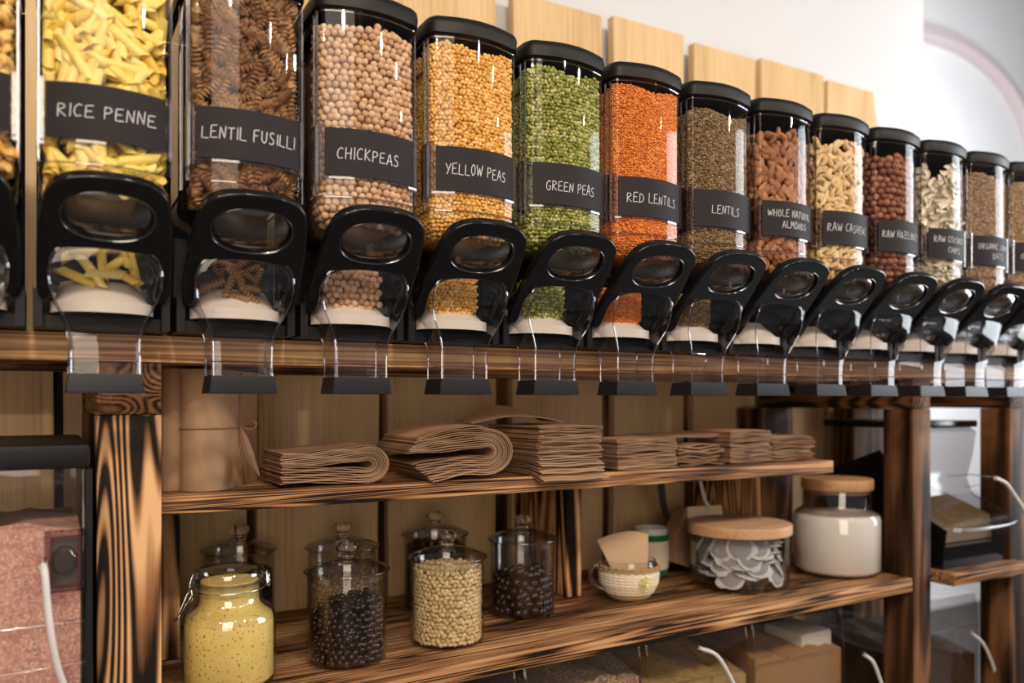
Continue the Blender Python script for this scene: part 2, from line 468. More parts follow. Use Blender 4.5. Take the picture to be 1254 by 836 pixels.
struct('wall_back', (-2.5, WALL_Y, -1.35), (2.62, WALL_Y + 0.10, 2.0), white_wall)
struct('wall_alcove', (2.52, WALL_Y + 0.10, -1.35), (2.62, 3.3, 2.0), white_wall)
struct('wall_far', (2.4, 3.3, -1.35), (8.0, 3.4, 4.5), white_wall)
struct('floor', (-3.0, -2.5, -1.40), (8.0, 3.4, -1.35), floor_m)
# arched trim on the far wall (centre about px 1098,203)
mb = MB()
ac = atY(1098, 3.28); acx, aD = ac[0], ac[1]; acz = zpix(203, aD)
prof = []
a0, a1 = ray(1098), None
arc = []
for k in range(41):
    th = math.radians(-35 + 170 * k / 40)
    px, py = 1098 + 166 * math.cos(th) * 1.0, 203 - 166 * math.sin(th)
    X, D = atY(px, 3.27)
    arc.append((X, 3.27, zpix(py, D)))
for k in range(len(arc)):
    pass
rs = []
for k, p in enumerate(arc):
    q = arc[min(k + 1, 40)]; o_ = arc[max(k - 1, 0)]
    t = (Vector(q) - Vector(o_)).normalized(); nrm = t.cross(Vector((0, 1, 0))).normalized()
    P = Vector(p)
    rs.append([tuple(P + nrm * a + Vector((0, b, 0))) for a, b in ((-0.045, 0.03), (-0.045, -0.02), (-0.025, -0.05), (0.025, -0.05), (0.045, -0.02), (0.045, 0.03))])
mb.rings(rs, True, True, True)
tag(link('trim_1', mb.mesh('arch_trim'), trim_m), kind='structure')

# ------------------------------------------------------------------ plank screen behind the shelf
scr = empty('plank_screen', (1.0, 1.70, -1.30), 'row of tall pale pine boards standing against the white wall behind the shelving', 'wood panelling')
edges = [(-0.53, -0.275), (-0.26, 0.014), (0.030, 0.165), (0.185, 0.3535), (0.3727, 0.631), (0.652, 0.919), (0.965, 1.226), (1.262, 1.495), (1.530, 1.7585), (1.781, 2.044), (2.062, 2.285)]
for i, (a, b) in enumerate(edges):
    top = 0.982 + R.uniform(-0.012, 0.012)
    mbp = MB()
    # outline in x,z with slightly wavy sides, thickness along y; the last board has a live edge
    L_, R_ = [], []
    nseg = 24
    for k in range(nseg + 1):
        z = -1.30 + (top + 1.30) * k / nseg
        wv = 0.0016 * math.sin(z * 9 + i * 2.1) + 0.001 * math.sin(z * 23 + i)
        L_.append((a + wv, z)); rr = b + 0.0016 * math.sin(z * 8 + i * 1.3 + 2)
        if i == len(edges) - 1: rr = b + 0.025 - max(0, (z - 0.7)) * 0.14 + 0.006 * math.sin(z * 16)
        R_.append((rr, z))
    th = 0.024; e = 0.002
    rings = []
    for (xl, z), (xr, _) in zip(L_, R_):
        rings.append([(xl, th, z), (xl, e, z), (xl + e, 0, z), (xr - e, 0, z), (xr, e, z), (xr, th, z)])
    mbp.rings(rings, True, True, True)
    me = mbp.mesh('plank'); cxp = (a + b) / 2
    me.transform(Matrix.Translation((-cxp, 0, 0)))
    link('plank', me, plank_m, scr, (cxp - 1.0, 0, 1.30 + 0.0))
for a in (-0.268, 0.022, 0.175, 0.363, 0.642, 0.942, 1.244, 1.5125, 1.770, 2.053):
    bev_box('batten', a - 0.045, a + 0.045, 1.7255, 1.742, -1.28, 0.42, dark_z, scr, 0.001)
for zz in (-0.9, 0.35):
    bev_box('rail', -0.5, 2.27, 1.7425, 1.764, zz - 0.03, zz + 0.03, burnt_x, scr, 0.001)

# ------------------------------------------------------------------ burnt timber shelving unit
YF = 1.20
unit = empty('shelving_unit', (1.0, 1.2, -1.35), 'scorched timber shelving frame with posts, long top rail and shelves', 'shelving')
POSTS = [(-0.62, -0.54), (0.0584, 0.1371), (1.7432, 1.810), (2.135, 2.205)]
for i, (a, b) in enumerate(POSTS):
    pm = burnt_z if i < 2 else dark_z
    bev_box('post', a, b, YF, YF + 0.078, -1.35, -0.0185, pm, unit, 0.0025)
    bev_box('cross_block', a, b, YF + 0.001, 1.675, -0.0180, 0.0515, burnt_y, unit, 0.0025)
    bev_box('rear_post', a - 0.07 if i > 1 else a, b, 1.61, 1.68, -1.35, -0.0185, dark_z, unit, 0.0025)
bev_box('top_rail', -0.75, 3.15, YF, YF + 0.088, 0.0520, 0.0885, rail_x, unit, 0.002)
bev_box('rear_rail', -0.75, 3.15, 1.58, 1.67, 0.0520, 0.0885, burnt_x, unit, 0.002)


def zs(X): return -0.4208 + 0.0126 * (X - 0.71)


SLOPE = math.atan(0.0126)
xm = (0.1385 + 1.7425) / 2
bev_box('lower_shelf', 0.1385, 1.7425, YF, 1.68, zs(xm) - 0.032, zs(xm), burnt_x, unit, 0.003, rot=(0, -SLOPE, 0))
bev_box('upper_shelf', 0.1385, 1.535, 1.25, 1.68, -0.1605, -0.1325, burnt_x, unit, 0.003)
bev_box('upright', 0.1385, 0.195, 1.46, 1.68, zs(0.16) + 0.002, -0.1610, burnt_z, unit, 0.002)
bev_box('upright', 0.961, 0.998, 1.46, 1.68, zs(0.98) + 0.002, -0.1610, burnt_z, unit, 0.002)
bev_box('upright', 1.50, 1.534, 1.46, 1.68, zs(1.5) + 0.002, -0.1610, burnt_z, unit, 0.002)
bev_box('bay_shelf', 1.845, 2.155, 1.165, 1.60, -0.433, -0.404, burnt_x, unit, 0.003)
bev_box('bottom_shelf', 0.1385, 1.7425, YF + 0.02, 1.68, -0.93, -0.90, burnt_x, unit, 0.003)
bev_box('bottom_shelf', 1.812, 2.133, YF + 0.02, 1.60, -0.93, -0.90, burnt_x, unit, 0.003)
bev_box('side_shelf', -0.538, 0.0575, YF + 0.0, 1.68, -0.44, -0.41, burnt_x, unit, 0.003)

# ------------------------------------------------------------------ dispensers
PITCH = 0.16
def XN(n): return 0.0636 + PITCH * n
PROF = [(0.524, 0.0685, 1.073, 0.018, 1.285), (0.268, 0.0685, 1.073, 0.018, 1.285), (0.257, 0.0672, 1.074, 0.018, 1.28), (0.247, 0.0635, 1.078, 0.017, 1.27),
        (0.239, 0.0585, 1.084, 0.014, 1.262), (0.232, 0.054, 1.092, 0.009, 1.25), (0.222, 0.0525, 1.098, 0.006, 1.245), (0.196, 0.0515, 1.10, 0.005, 1.24)]


def sec(z):
    for (z1, *a), (z0, *b) in zip(PROF, PROF[1:]):
        if z >= z0:
            t = min(1, max(0, (z - z0) / (z1 - z0))); return [q0 + (q1 - q0) * t for q1, q0 in zip(a, b)]
    return list(PROF[-1][1:])


def outline(hw, yf, bulge, yb, r=0.009, n=14, inset=0.0, yfar=None):
    """front bow from left to right, then round the back; counter-clockwise seen from above"""
    hw -= inset; yf += inset; yb -= inset; p = []
    def bow(x): return yf - bulge * (1 - (x / hw) ** 2)
    ys = yf + r * 0.9
    p.append((-hw, yb)); p.append((-hw, (yb + ys) / 2)); p.append((-hw, ys))
    for k in range(1, 4):
        a = k / 4 * PI / 2; p.append((-hw + r * (1 - math.cos(a)), ys + (bow(-hw + r) - ys) * math.sin(a)))
    for k in range(n + 1):
        x = -hw + r + (2 * hw - 2 * r) * k / n; p.append((x, bow(x)))
    for k in range(3, 0, -1):
        a = k / 4 * PI / 2; p.append((hw - r * (1 - math.cos(a)), ys + (bow(hw - r) - ys) * math.sin(a)))
    p.append((hw, ys)); p.append((hw, (yb + ys) / 2)); p.append((hw, yb))
    return p


def ring_at(z, s, **k): return [(x, y, z) for x, y in outline(*s, **k)]


# hopper
mb = MB().rings([ring_at(p[0], p[1:]) for p in PROF])
hop_me = mb.mesh('hopper', 40)
# rib frame of the hopper: top band, seam and corner ribs
mb = MB()
s0 = PROF[0][1:]
for z, rr in ((0.516, 0.0012), (0.2705, 0.0014)):
    mb.tube([(x, y, z) for x, y in outline(*[s0[0] + 0.0008, s0[1] - 0.0008, s0[2], s0[3]])], rr, 6)
for sx in (-1, 1):
    for y0 in (1.079, 1.093, 1.150):
        mb.box((sx * 0.0700 - 0.0012, y0 - 0.0012, 0.275), (sx * 0.0700 + 0.0012, y0 + 0.0012, 0.516))
    mb.box((sx * 0.0700 - 0.001, 1.093, 0.470), (sx * 0.0700 + 0.001, 1.150, 0.474))
rib_me = mb.mesh('hopper_ribs')
# black lid
def lidring(z, g): return [(x, y, z) for x, y in outline(0.0685 + g, 1.073 - g, 0.018, 1.285 + g, r=0.016)]
mb = MB().rings([lidring(0.5215, 0.0035), lidring(0.5215, 0.0045), lidring(0.535, 0.0055), lidring(0.541, 0.0045), lidring(0.5455, 0.001), lidring(0.548, -0.006), lidring(0.549, -0.02)], True, True, True)
lid_me = mb.mesh('lid', 50)
# label on the front
def frontY(x, off): return 1.073 - 0.018 * (1 - (x / 0.0685) ** 2) - off
mb = MB()
xs = [-0.063 + 0.126 * k / 18 for k in range(19)]
fr = [[(x, frontY(x, 0.0034), z) for x in xs] for z in (0.298, 0.361)]
bk = [[(x, frontY(x, 0.0028), z) for x in xs] for z in (0.298, 0.361)]
n = len(xs)
mb.add(fr[0] + fr[1] + bk[0] + bk[1], [(j, j + 1, n + j + 1, n + j) for j in range(n - 1)] + [(2 * n + j, 3 * n + j, 3 * n + j + 1, 2 * n + j + 1) for j in range(n - 1)]
       + [(j, 2 * n + j, 2 * n + j + 1, j + 1) for j in range(n - 1)] + [(n + j, n + j + 1, 3 * n + j + 1, 3 * n + j) for j in range(n - 1)] + [(0, n, 3 * n, 2 * n), (n - 1, 3 * n - 1, 4 * n - 1, 2 * n - 1)])
label_me = mb.mesh('label')
mb = MB()
xs2 = [-0.0685 + 0.137 * k / 18 for k in range(19)]
for z0, z1, off in ((0.2935, 0.2965, 0.0042),):
    mb.rings([[(x, frontY(x, off), z) for x in xs2] for z in (z0, z1)], closed=False)
for sx in (-1, 1):
    a, b = sx * 0.0645, sx * 0.0695
    mb.box((min(a, b), frontY(0.066, 0.003), 0.290), (max(a, b), frontY(0.066, -0.004), 0.366))
    mb.box((sx * 0.0700 - 0.0015, 1.079, 0.290), (sx * 0.0700 + 0.0015, 1.100, 0.366))
holder_me = mb.mesh('label_holder')
# drum with its tray
mb = MB()
AX = (1.172, 0.158)
def drumring(x, r): return [(x, AX[0] + r * math.cos(2 * PI * k / 28), AX[1] + r * math.sin(2 * PI * k / 28)) for k in range(28)]
mb.rings([drumring(-0.060, 0.001), drumring(-0.060, 0.047), drumring(0.060, 0.047), drumring(0.060, 0.001)])
drum_me = mb.mesh('drum')
mb = MB()
def trayprof(r, yo=0.0):
    pts = []
    for k in range(13):
        a = -PI / 2 + PI * k / 12
        pts.append((0.058 * math.sin(a), 1.150 - 0.040 * math.cos(a) - yo))
    return pts
tp, ti = trayprof(0), [(x * 0.95, y + 0.003) for x, y in trayprof(0)]
mb.rings([[(x, y, 0.1075) for x, y in tp], [(x, y, 0.1215) for x, y in tp], [(x, y, 0.1215) for x, y in ti], [(x, y + 0.02, 0.1155) for x, y in ti]], closed=False)
mb.rings([[(x * 0.93, y + 0.004, 0.1215) for x, y in tp], [(x * 0.80, y + 0.040, 0.150) for x, y in tp]], closed=False)
tray_me = mb.mesh('tray', 30)
# knob discs on the drum ends
mb = MB()
for sx in (1,):
    for r0, r1, xx in ((0.0175, 0.0165, 0.064), (0.0115, 0.0105, 0.067), (0.0065, 0.0050, 0.070)):
        rs = [[(sx * x, 1.128 + r * math.cos(2 * PI * k / 20), 0.150 + r * math.sin(2 * PI * k / 20)) for k in range(20)] for x, r in ((0.058, r0), (xx, r0), (xx, r1), (xx - 0.002, r1 - 0.001))]
        mb.rings(rs, True, False, True)
disc_me = mb.mesh('axle_disc')
mb = MB()
for sx in (1,):
    mb.rings([[(sx * x, 1.128 + 0.0045 * math.cos(2 * PI * k / 12), 0.150 + 0.0045 * math.sin(2 * PI * k / 12)) for k in range(12)] for x in (0.055, 0.071)], True, True, True)
pin_me = mb.mesh('axle_pin')
# chute
CH = [(0.0325, 0.0385, 1.1025, 1.150), (0.052, 0.0385, 1.1025, 1.150), (0.072, 0.0388, 1.102, 1.150), (0.085, 0.0402, 1.100, 1.152), (0.098, 0.0450, 1.097, 1.156), (0.110, 0.0515, 1.093, 1.162),
      (0.120, 0.0565, 1.090, 1.167), (0.132, 0.0605, 1.086, 1.170), (0.148, 0.0620, 1.082, 1.168), (0.160, 0.0610, 1.079, 1.160), (0.170, 0.0570, 1.077, 1.148), (0.178, 0.0490, 1.076, 1.134),
      (0.184, 0.0370, 1.077, 1.120), (0.188, 0.0210, 1.079, 1.104), (0.189, 0.008, 1.083, 1.095)]
mb = MB()
rings = []
for z, hw, yf, yb in CH:
    rings.append([(x, y, z) for x, y in outline(hw, yf, 0.003, yb, r=min(0.005, hw * 0.4), n=8)])
mb.rings(rings, True, False, True)
chute_me = mb.mesh('chute', 50)
mb = MB()
for sx in (-1, 1):
    mb.tube([(sx * (hw - 0.0015), yf + 0.0005, z) for z, hw, yf, yb in CH], 0.0014, 6)
    mb.tube([(sx * (hw), yb, z) for z, hw, yf, yb in CH[:12]], 0.0011, 6)
mb.tube([(x, y, 0.0505) for x, y in outline(0.0392, 1.1018, 0.003, 1.151, n=8)], 0.0009, 6)
edge_me = mb.mesh('chute_rim')
# cap
mb = MB()
def caprect(z, g): return [(-0.0385 - g, 1.1025 - g, z), (-0.031 - g, 1.0995 - g, z), (0.031 + g, 1.0995 - g, z), (0.0385 + g, 1.1025 - g, z), (0.0385 + g, 1.150 + g, z), (-0.0385 - g, 1.150 + g, z)]
def caprect2(z, g): return [(-0.0385 - g, 1.102 - g, z), (-0.0375 - g, 1.1008 - g, z), (0.0375 + g, 1.1008 - g, z), (0.0385 + g, 1.102 - g, z), (0.0385 + g, 1.150 + g, z), (-0.0385 - g, 1.150 + g, z)]
mb.rings([caprect2(0.0330, -0.001), caprect2(0.0330, 0.0012), caprect2(0.0115, 0.0042), caprect2(0.0100, 0.0038), caprect2(0.0100, 0.001), caprect2(0.030, -0.0005)], True, False, False)
cap_me = mb.mesh('nozzle_cap', 30)
# base and dark rear case
mb = MB().box((-0.066, 1.150, 0.0895), (0.066, 1.280, 0.105))
mb.box((-0.068, 1.225, 0.105), (0.068, 1.280, 0.225))
for sx in (-1, 1):
    mb.box((sx * 0.071 - 0.005, 1.135, 0.0895), (sx * 0.071 + 0.005, 1.235, 0.135))
base_me = mb.mesh('base', sm=False)
back_me = MB().box((-0.0735, 1.288, 0.1055), (0.0735, 1.296, 0.520)).mesh('back_panel', sm=False)
# handle: flat outline with an oval hole, leaning forward
def handle_mesh():
    cu = bpy.data.curves.new('handle', 'CURVE'); cu.dimensions = '2D'; cu.fill_mode = 'BOTH'
    cu.extrude = 0.0045; cu.bevel_depth = 0.0028; cu.bevel_resolution = 2
    half = [(0.0, 0.166), (0.022, 0.165), (0.042, 0.160), (0.056, 0.149), (0.0625, 0.132), (0.0665, 0.105), (0.0685, 0.08), (0.0695, 0.05), (0.0695, 0.02), (0.0675, 0.0), (0.0625, -0.003), (0.0585, 0.004), (0.0590, 0.022),
            (0.0610, 0.038), (0.0585, 0.051), (0.050, 0.063), (0.036, 0.0705), (0.018, 0.0735)]
    pts = half + [(0.0, 0.0745)] + [(-x, y) for x, y in reversed(half[1:])]
    P = catmull(pts, 4, True)
    hole = [(0.0500 * math.copysign(abs(math.cos(t)) ** 0.85, math.cos(t)), 0.1165 + 0.0330 * math.copysign(abs(math.sin(t)) ** 0.9, math.sin(t))) for t in [2 * PI * k / 48 for k in range(48)]]
    for L in (P, hole):
        sp = cu.splines.new('POLY'); sp.points.add(len(L) - 1)
        for q, p in zip(sp.points, L): q.co = (p[0], p[1], 0, 1)
        sp.use_cyclic_u = True
    o = bpy.data.objects.new('tmp', cu); C.objects.link(o)
    dg = bpy.context.evaluated_depsgraph_get()
    me = bpy.data.meshes.new_from_object(o.evaluated_get(dg)); bpy.data.objects.remove(o); bpy.data.curves.remove(cu)
    # plane -> leaning plane; curve it a little so that the legs hug the chute
    c = math.atan2(0.122, 0.120)
    for v in me.vertices:
        x, s, t = v.co
        v.co = (x, 1.1305 - s * math.cos(c) - t * math.sin(c) + 0.55 * x * x * 0, 0.1305 + s * math.sin(c) - t * math.cos(c))
    me.materials.clear(); smooth(me, 50)
    return me, hole, c


handle_me, HOLE, LEAN = handle_mesh()
handle_me.name = 'handle'
def lean(x, s, t=0.0): return (x, 1.1305 - s * math.cos(LEAN) - t * math.sin(LEAN), 0.1305 + s * math.sin(LEAN) - t * math.cos(LEAN))
mb = MB()
mb.v = [lean(x * 1.01, 0.1165 + (y - 0.1165) * 1.01, 0.0) for x, y in HOLE]; mb.v.append(lean(0, 0.1165, 0.013))
k = len(HOLE)
mid = [lean(x * 0.6, 0.1165 + (y - 0.1165) * 0.6, 0.0095) for x, y in HOLE]
mb.v += mid
mb.f = [(i, (i + 1) % k, k + 1 + (i + 1) % k, k + 1 + i) for i in range(k)] + [(k + 1 + i, k + 1 + (i + 1) % k, k) for i in range(k)]
rimmb = MB(); rimmb.tube([lean(x * 0.985, 0.1165 + (y - 0.1165) * 0.98, 0.006) for x, y in HOLE], 0.0014, 6, closed=True)
mb.add(rimmb.v, rimmb.f)
pane_me = mb.mesh('window_pane', 60)

# handwriting strokes: letters in a box about 0.62 wide, 1 high
GL = {
    'A': [[(0, 0), (.28, 1), (.34, .98), (.62, 0)], [(.08, .36), (.60, .40)]],
    'B': [[(.05, 0), (.05, 1), (.42, .9), (.45, .62), (.05, .52), (.5, .42), (.52, .1), (.05, 0)]],
    'C': [[(.58, .86), (.38, .98), (.12, .74), (.05, .35), (.22, .04), (.58, .12)]],
    'D': [[(.06, 0), (.06, 1), (.42, .84), (.60, .5), (.46, .14), (.0, 0)]],
    'E': [[(.58, .98), (.06, .94), (.04, .02), (.66, .04)], [(.05, .5), (.48, .52)]],
    'F': [[(.60, 1), (.06, .95), (.05, 0)], [(.05, .52), (.46, .54)]],
    'G': [[(.58, .88), (.34, 1), (.08, .7), (.08, .26), (.32, .0), (.58, .18), (.58, .44), (.34, .44)]],
    'H': [[(.05, 1), (.05, 0)], [(.56, 1), (.54, 0)], [(.05, .50), (.55, .52)]],
    'I': [[(.10, 1), (.09, 0)]],
    'J': [[(.40, 1), (.40, .2), (.22, 0), (.04, .14)]],
    'K': [[(.06, 1), (.06, 0)], [(.56, .96), (.08, .46), (.60, 0)]],
    'L': [[(.06, 1), (.05, .04), (.66, .0)]],
    'M': [[(.0, 0), (.12, 1), (.34, .36), (.58, 1), (.70, 0)]],
    'N': [[(.04, 0), (.08, .98), (.52, .04), (.58, 1.02)]],
    'O': [[(.30, 1), (.08, .76), (.05, .34), (.26, 0), (.52, .22), (.56, .68), (.36, .98), (.30, 1)]],
    'P': [[(.06, 0), (.06, .98), (.46, .94), (.56, .70), (.36, .50), (.07, .46)]],
    'R': [[(.06, 0), (.05, .98), (.44, .92), (.52, .70), (.08, .50), (.60, .02)]],
    'S': [[(.52, .88), (.28, 1), (.08, .80), (.20, .56), (.46, .42), (.50, .14), (.26, 0), (.0, .10)]],
    'T': [[(-.04, .98), (.62, 1)], [(.30, .98), (.28, 0)]],
    'U': [[(.05, 1), (.06, .26), (.28, 0), (.52, .2), (.56, 1)]],
    'W': [[(.0, 1), (.18, .02), (.38, .78), (.56, .02), (.80, 1.02)]],
    'Y': [[(.02, 1), (.30, .50)], [(.62, 1.02), (.20, .0)]],
    'Z': [[(.04, .96), (.56, .96), (.04, .04), (.62, .02)]],
}
ADV = {'I': .30, 'W': .98, 'M': .90, ' ': .52}


def text_width(t): return sum(ADV.get(c, .80) for c in t) - 0.16


def lettering(lines):
    """lines: (text, x_left, z_base, height, total width); ribbons that follow the bowed label"""
    mb = MB()
    rr = random.Random(len(lines[0][0]) * 7 + 3)
    for text, x0, zb, h, W, slope in lines:
        sx = W / text_width(text); cx = x0
        for ch in text:
            dz = rr.uniform(-0.05, 0.05) * h; ssc = rr.uniform(0.92, 1.08)
            for st in GL.get(ch, []):
                pts = []
                for (a, b), (c, d) in zip(st, st[1:]):
                    nn = 4
                    for q in range(nn): pts.append((a + (c - a) * q / nn, b + (d - b) * q / nn))
                pts.append(st[-1])
                P = [(cx + a * sx + b * h * 0.05, zb + dz + b * h * ssc + slope * (cx + a * sx - x0)) for a, b in pts]
                wv = 0.00052
                vs = []
                for i, (x, z) in enumerate(P):
                    xa, za = P[max(i - 1, 0)]; xb, zb2 = P[min(i + 1, len(P) - 1)]
                    tx, tz = xb - xa, zb2 - za; l = math.hypot(tx, tz) or 1; nx, nz = -tz / l, tx / l
                    for s in (-1, 1):
                        X, Z = x + nx * wv * s, z + nz * wv * s
                        vs.append((X, frontY(X, 0.0039), Z))
                mb.add(vs, [(2 * i, 2 * i + 1, 2 * i + 3, 2 * i + 2) for i in range(len(P) - 1)])
            cx += ADV.get(ch, .80) * sx
    return mb.mesh('lettering', sm=False)


TEXT = {
    0: [('RICE PENNE', -0.052, 0.3215, 0.0150, 0.103, 0.02)],
    1: [('LENTIL FUSILLI', -0.0575, 0.3215, 0.0150, 0.114, 0.02)],
    2: [('CHICKPEAS', -0.049, 0.3205, 0.0155, 0.086, -0.02)],
    3: [('YELLOW PEAS', -0.051, 0.3215, 0.0150, 0.096, -0.01)],
    4: [('GREEN PEAS', -0.045, 0.3190, 0.0150, 0.088, -0.01)],
    5: [('RED LENTILS', -0.051, 0.3200, 0.0150, 0.100, 0.0)],
    6: [('LENTILS', -0.034, 0.3200, 0.0150, 0.062, 0.0)],
    7: [('WHOLE NATURAL', -0.054, 0.3330, 0.0125, 0.108, 0.0), ('ALMONDS', -0.026, 0.3130, 0.0125, 0.064, 0.0)],
    8: [('RAW CASHEWS', -0.056, 0.3220, 0.0150, 0.108, 0.0)],
    9: [('RAW HAZELNUTS', -0.056, 0.3260, 0.0140, 0.108, 0.0)],
    10: [('RAW COCONUT', -0.052, 0.3320, 0.0125, 0.094, 0.0), ('CHIPS', -0.018, 0.3110, 0.0125, 0.042, 0.0)],
    11: [('ORGANIC JUMBO', -0.054, 0.3320, 0.0125, 0.104, 0.0), ('OATS', -0.018, 0.3110, 0.0125, 0.040, 0.0)],
    12: [('ORGANIC OATS', -0.052, 0.3240, 0.0125, 0.100, 0.0)],
}
KINDS = {-1: 'pale orange pasta, cut by the left edge', 0: 'yellow RICE PENNE', 1: 'brown LENTIL FUSILLI', 2: 'beige CHICKPEAS', 3: 'golden YELLOW PEAS', 4: 'GREEN PEAS', 5: 'orange RED LENTILS',
         6: 'brown LENTILS', 7: 'WHOLE NATURAL ALMONDS', 8: 'RAW CASHEWS', 9: 'RAW HAZELNUTS', 10: 'white RAW COCONUT CHIPS', 11: 'beige oats, third from the right end', 12: 'ORGANIC OATS, second from the right end',
         13: 'tan flakes, last at the right'}
def dispenser(n):
    d = empty('bulk_dispenser', (XN(n), 1.2, 0.0895), 'clear dispenser with black lid and handle holding ' + KINDS[n], 'dispenser', 'bulk dispensers on the top rail')
    off = (0, -1.2, -0.0895)
    def P(name, me, mat, par=None, loc=off): return link(name, me, mat, par or d, loc if par is None else None)
    h = P('hopper', hop_me, plastic); P('rib', rib_me, rim_plastic, h)
    P('lid', lid_me, black_matte)
    if n in TEXT or n == -1:
        lb = P('label', label_me, label_m)
        if n in TEXT: link('lettering', lettering(TEXT[n]), chalk_m, lb)
    P('label_holder', holder_me, rim_plastic)
    dr = P('drum', drum_me, plastic3); 
    for s_ in (1, -1):
        for nm_, me_, mt_ in (('axle_disc', disc_me, grey_disc), ('axle_pin', pin_me, black_gloss)):
            P(nm_, me_, mt_, dr).scale = (s_, 1, 1)
    P('tray', tray_me, white_plastic)
    c = P('chute', chute_me, plastic2); P('chute_rim', edge_me, rim_plastic, c)
    P('nozzle_cap', cap_me, cap_m)
    P('base', base_me, black_matte); P('back_panel', back_me, black_matte)
    hd = P('handle', handle_me, black_gloss); P('window_pane', pane_me, pane_plastic, hd)
    return d


for n in range(-1, 14): dispenser(n)


# ------------------------------------------------------------------ what is in the hoppers
def hopper_points(sp, inset, zlo, zhi, jit=0.25, yl=1.150, yr=1.11, row=0.87, topnoise=0.006):
    """points packed against the inside of the hopper; each with the outward normal"""
    out = []
    z = zlo; r = 0
    while z < zhi + topnoise:
        s = sec(z)
        path = [p for p in outline(*s, inset=inset + 0.0012, r=0.004, n=20)]
        path = [p for p in path]
        # cut the side walls short
        A = [(path[0][0], yl)] + path[2:-2] + [(path[-1][0], yr)]
        L = [0.0]
        for a, b in zip(A, A[1:]): L.append(L[-1] + math.dist(a, b))
        u = (0.5 * sp if r % 2 else 0.0) + R.uniform(0, 0.3 * sp)
        k = 0
        while u < L[-1]:
            while L[k + 1] < u: k += 1
            t = (u - L[k]) / max(1e-9, L[k + 1] - L[k]); a, b = A[k], A[k + 1]
            x, y = a[0] + (b[0] - a[0]) * t, a[1] + (b[1] - a[1]) * t
            tx, ty = (b[0] - a[0]), (b[1] - a[1]); l = math.hypot(tx, ty) or 1
            zz = z + R.uniform(-jit, jit) * sp
            lim = zhi + topnoise * math.sin(u * 55 + zhi * 40) * 0.8
            if zlo <= zz < lim:
                ang = math.atan2(-tx / l, ty / l)   # outward normal direction in xy
                out.append((x + tx / l * R.uniform(-jit, jit) * sp, y + ty / l * R.uniform(-jit, jit) * sp + abs(R.uniform(0, jit)) * sp * 0.3, zz, ang))
            u += sp
        z += sp * row; r += 1
    return out


def core_mesh(inset, zlo, zhi):
    zs_ = [zhi - 0.003, 0.30, 0.268, 0.255, 0.246, 0.238, 0.232]
    zs_ = [z for z in zs_ if z >= zlo] + [zlo]
    mb = MB()
    rs = []
    for z in zs_:
        s = list(sec(z)); s[3] = 1.24
        rs.append([(x, y, z) for x, y in outline(*s, inset=inset + 0.0012, r=0.004)])
    mb.rings(rs, True, True, True)
    return mb.v, mb.f


def heap_points(sp, hw=0.040, y=1.140):
    """the portion waiting in the drum, seen through the chute"""
    out = []
    z = 0.124; r = 0
    while z < 0.192:
        w_ = hw * min(1.0, 0.45 + (z - 0.124) / 0.03)
        x = -w_ + (0.5 * sp if r % 2 else 0)
        while x < w_:
            out.append((x + R.uniform(-.2, .2) * sp, y - 0.010 * (1 - (x / hw) ** 2) + R.uniform(-0.1, 0.3) * sp, z + R.uniform(-.2, .2) * sp))
            x += sp
        z += sp * 0.87; r += 1
    return out


def heap_core(hw=0.038, y=1.145):
    mb = MB(); rs = []
    for z, k in ((0.124, 0.4), (0.135, 0.75), (0.150, 1.0), (0.192, 1.0)):
        rs.append([(hw * k * math.cos(a), y + 0.020 - (0.014 if math.sin(a) > 0 else 0.0) * math.sin(a) - 0.004, z) for a in [2 * PI * j / 16 for j in range(16)]])
    mb.rings(rs, True, True, True)
    return mb.v, mb.f


def join_core(a, b): return list(a[0]) + list(b[0]), list(a[1]) + [tuple(i + len(a[0]) for i in q) for q in b[1]]


def stuff_fill(n, name, label, cat, tmpl, size, sp, zhi, stops, layers=2, rough=0.55, heap=True, var=0.15, core_in=None, zlo=0.236, coat=0.0):
    pts = []
    for l in range(layers):
        pts += [p[:3] for p in hopper_points(sp, sp * (0.5 + 0.55 * l), zlo, zhi, yl=1.18)]
    core = core_mesh(sp * (0.6 + 0.5 * layers) if core_in is None else core_in, zlo, zhi)
    if heap:
        pts += heap_points(sp); pts += [(x, y + sp * 0.6, z) for x, y, z in heap_points(sp)]
        core = join_core(core, heap_core())
    me = scatter_mesh(name, tmpl, pts, size, core, var)
    o = link(name, me, grain(name, stops, rough, coat=coat), None, (XN(n), 0, 0))
    return tag(o, label, cat, kind='stuff')


def lump(n, name, label, cat, stops, inset, zhi, heap=True, zlo=0.236, tm=None, pts=(), mat=None):
    """the solid middle of a fill whose outer pieces are separate objects"""
    core = core_mesh(inset, zlo, zhi)
    if heap: core = join_core(core, heap_core())
    if tm is not None:
        v = np.array(tm[0]); tris = []
        for q in tm[1]:
            for j in range(1, len(q) - 1): tris.append((q[0], q[j], q[j + 1]))
        me = scatter_mesh(name, (v, np.array(tris)), [p[:3] for p in pts], (1, 1, 1), core, 0.1)
        return tag(link(name, me, mat, None, (XN(n), 0, 0)), label, cat, kind='stuff')
    mb = MB(); mb.v, mb.f = list(core[0]), list(core[1])
    o = link(name, mb.mesh(name, 30), speckled(name, stops[0], stops[1], scale=120, lo=0.5, hi=0.6, base2=stops[1], scale2=160), None, (XN(n), 0, 0))
    return tag(o, label, cat, kind='stuff')


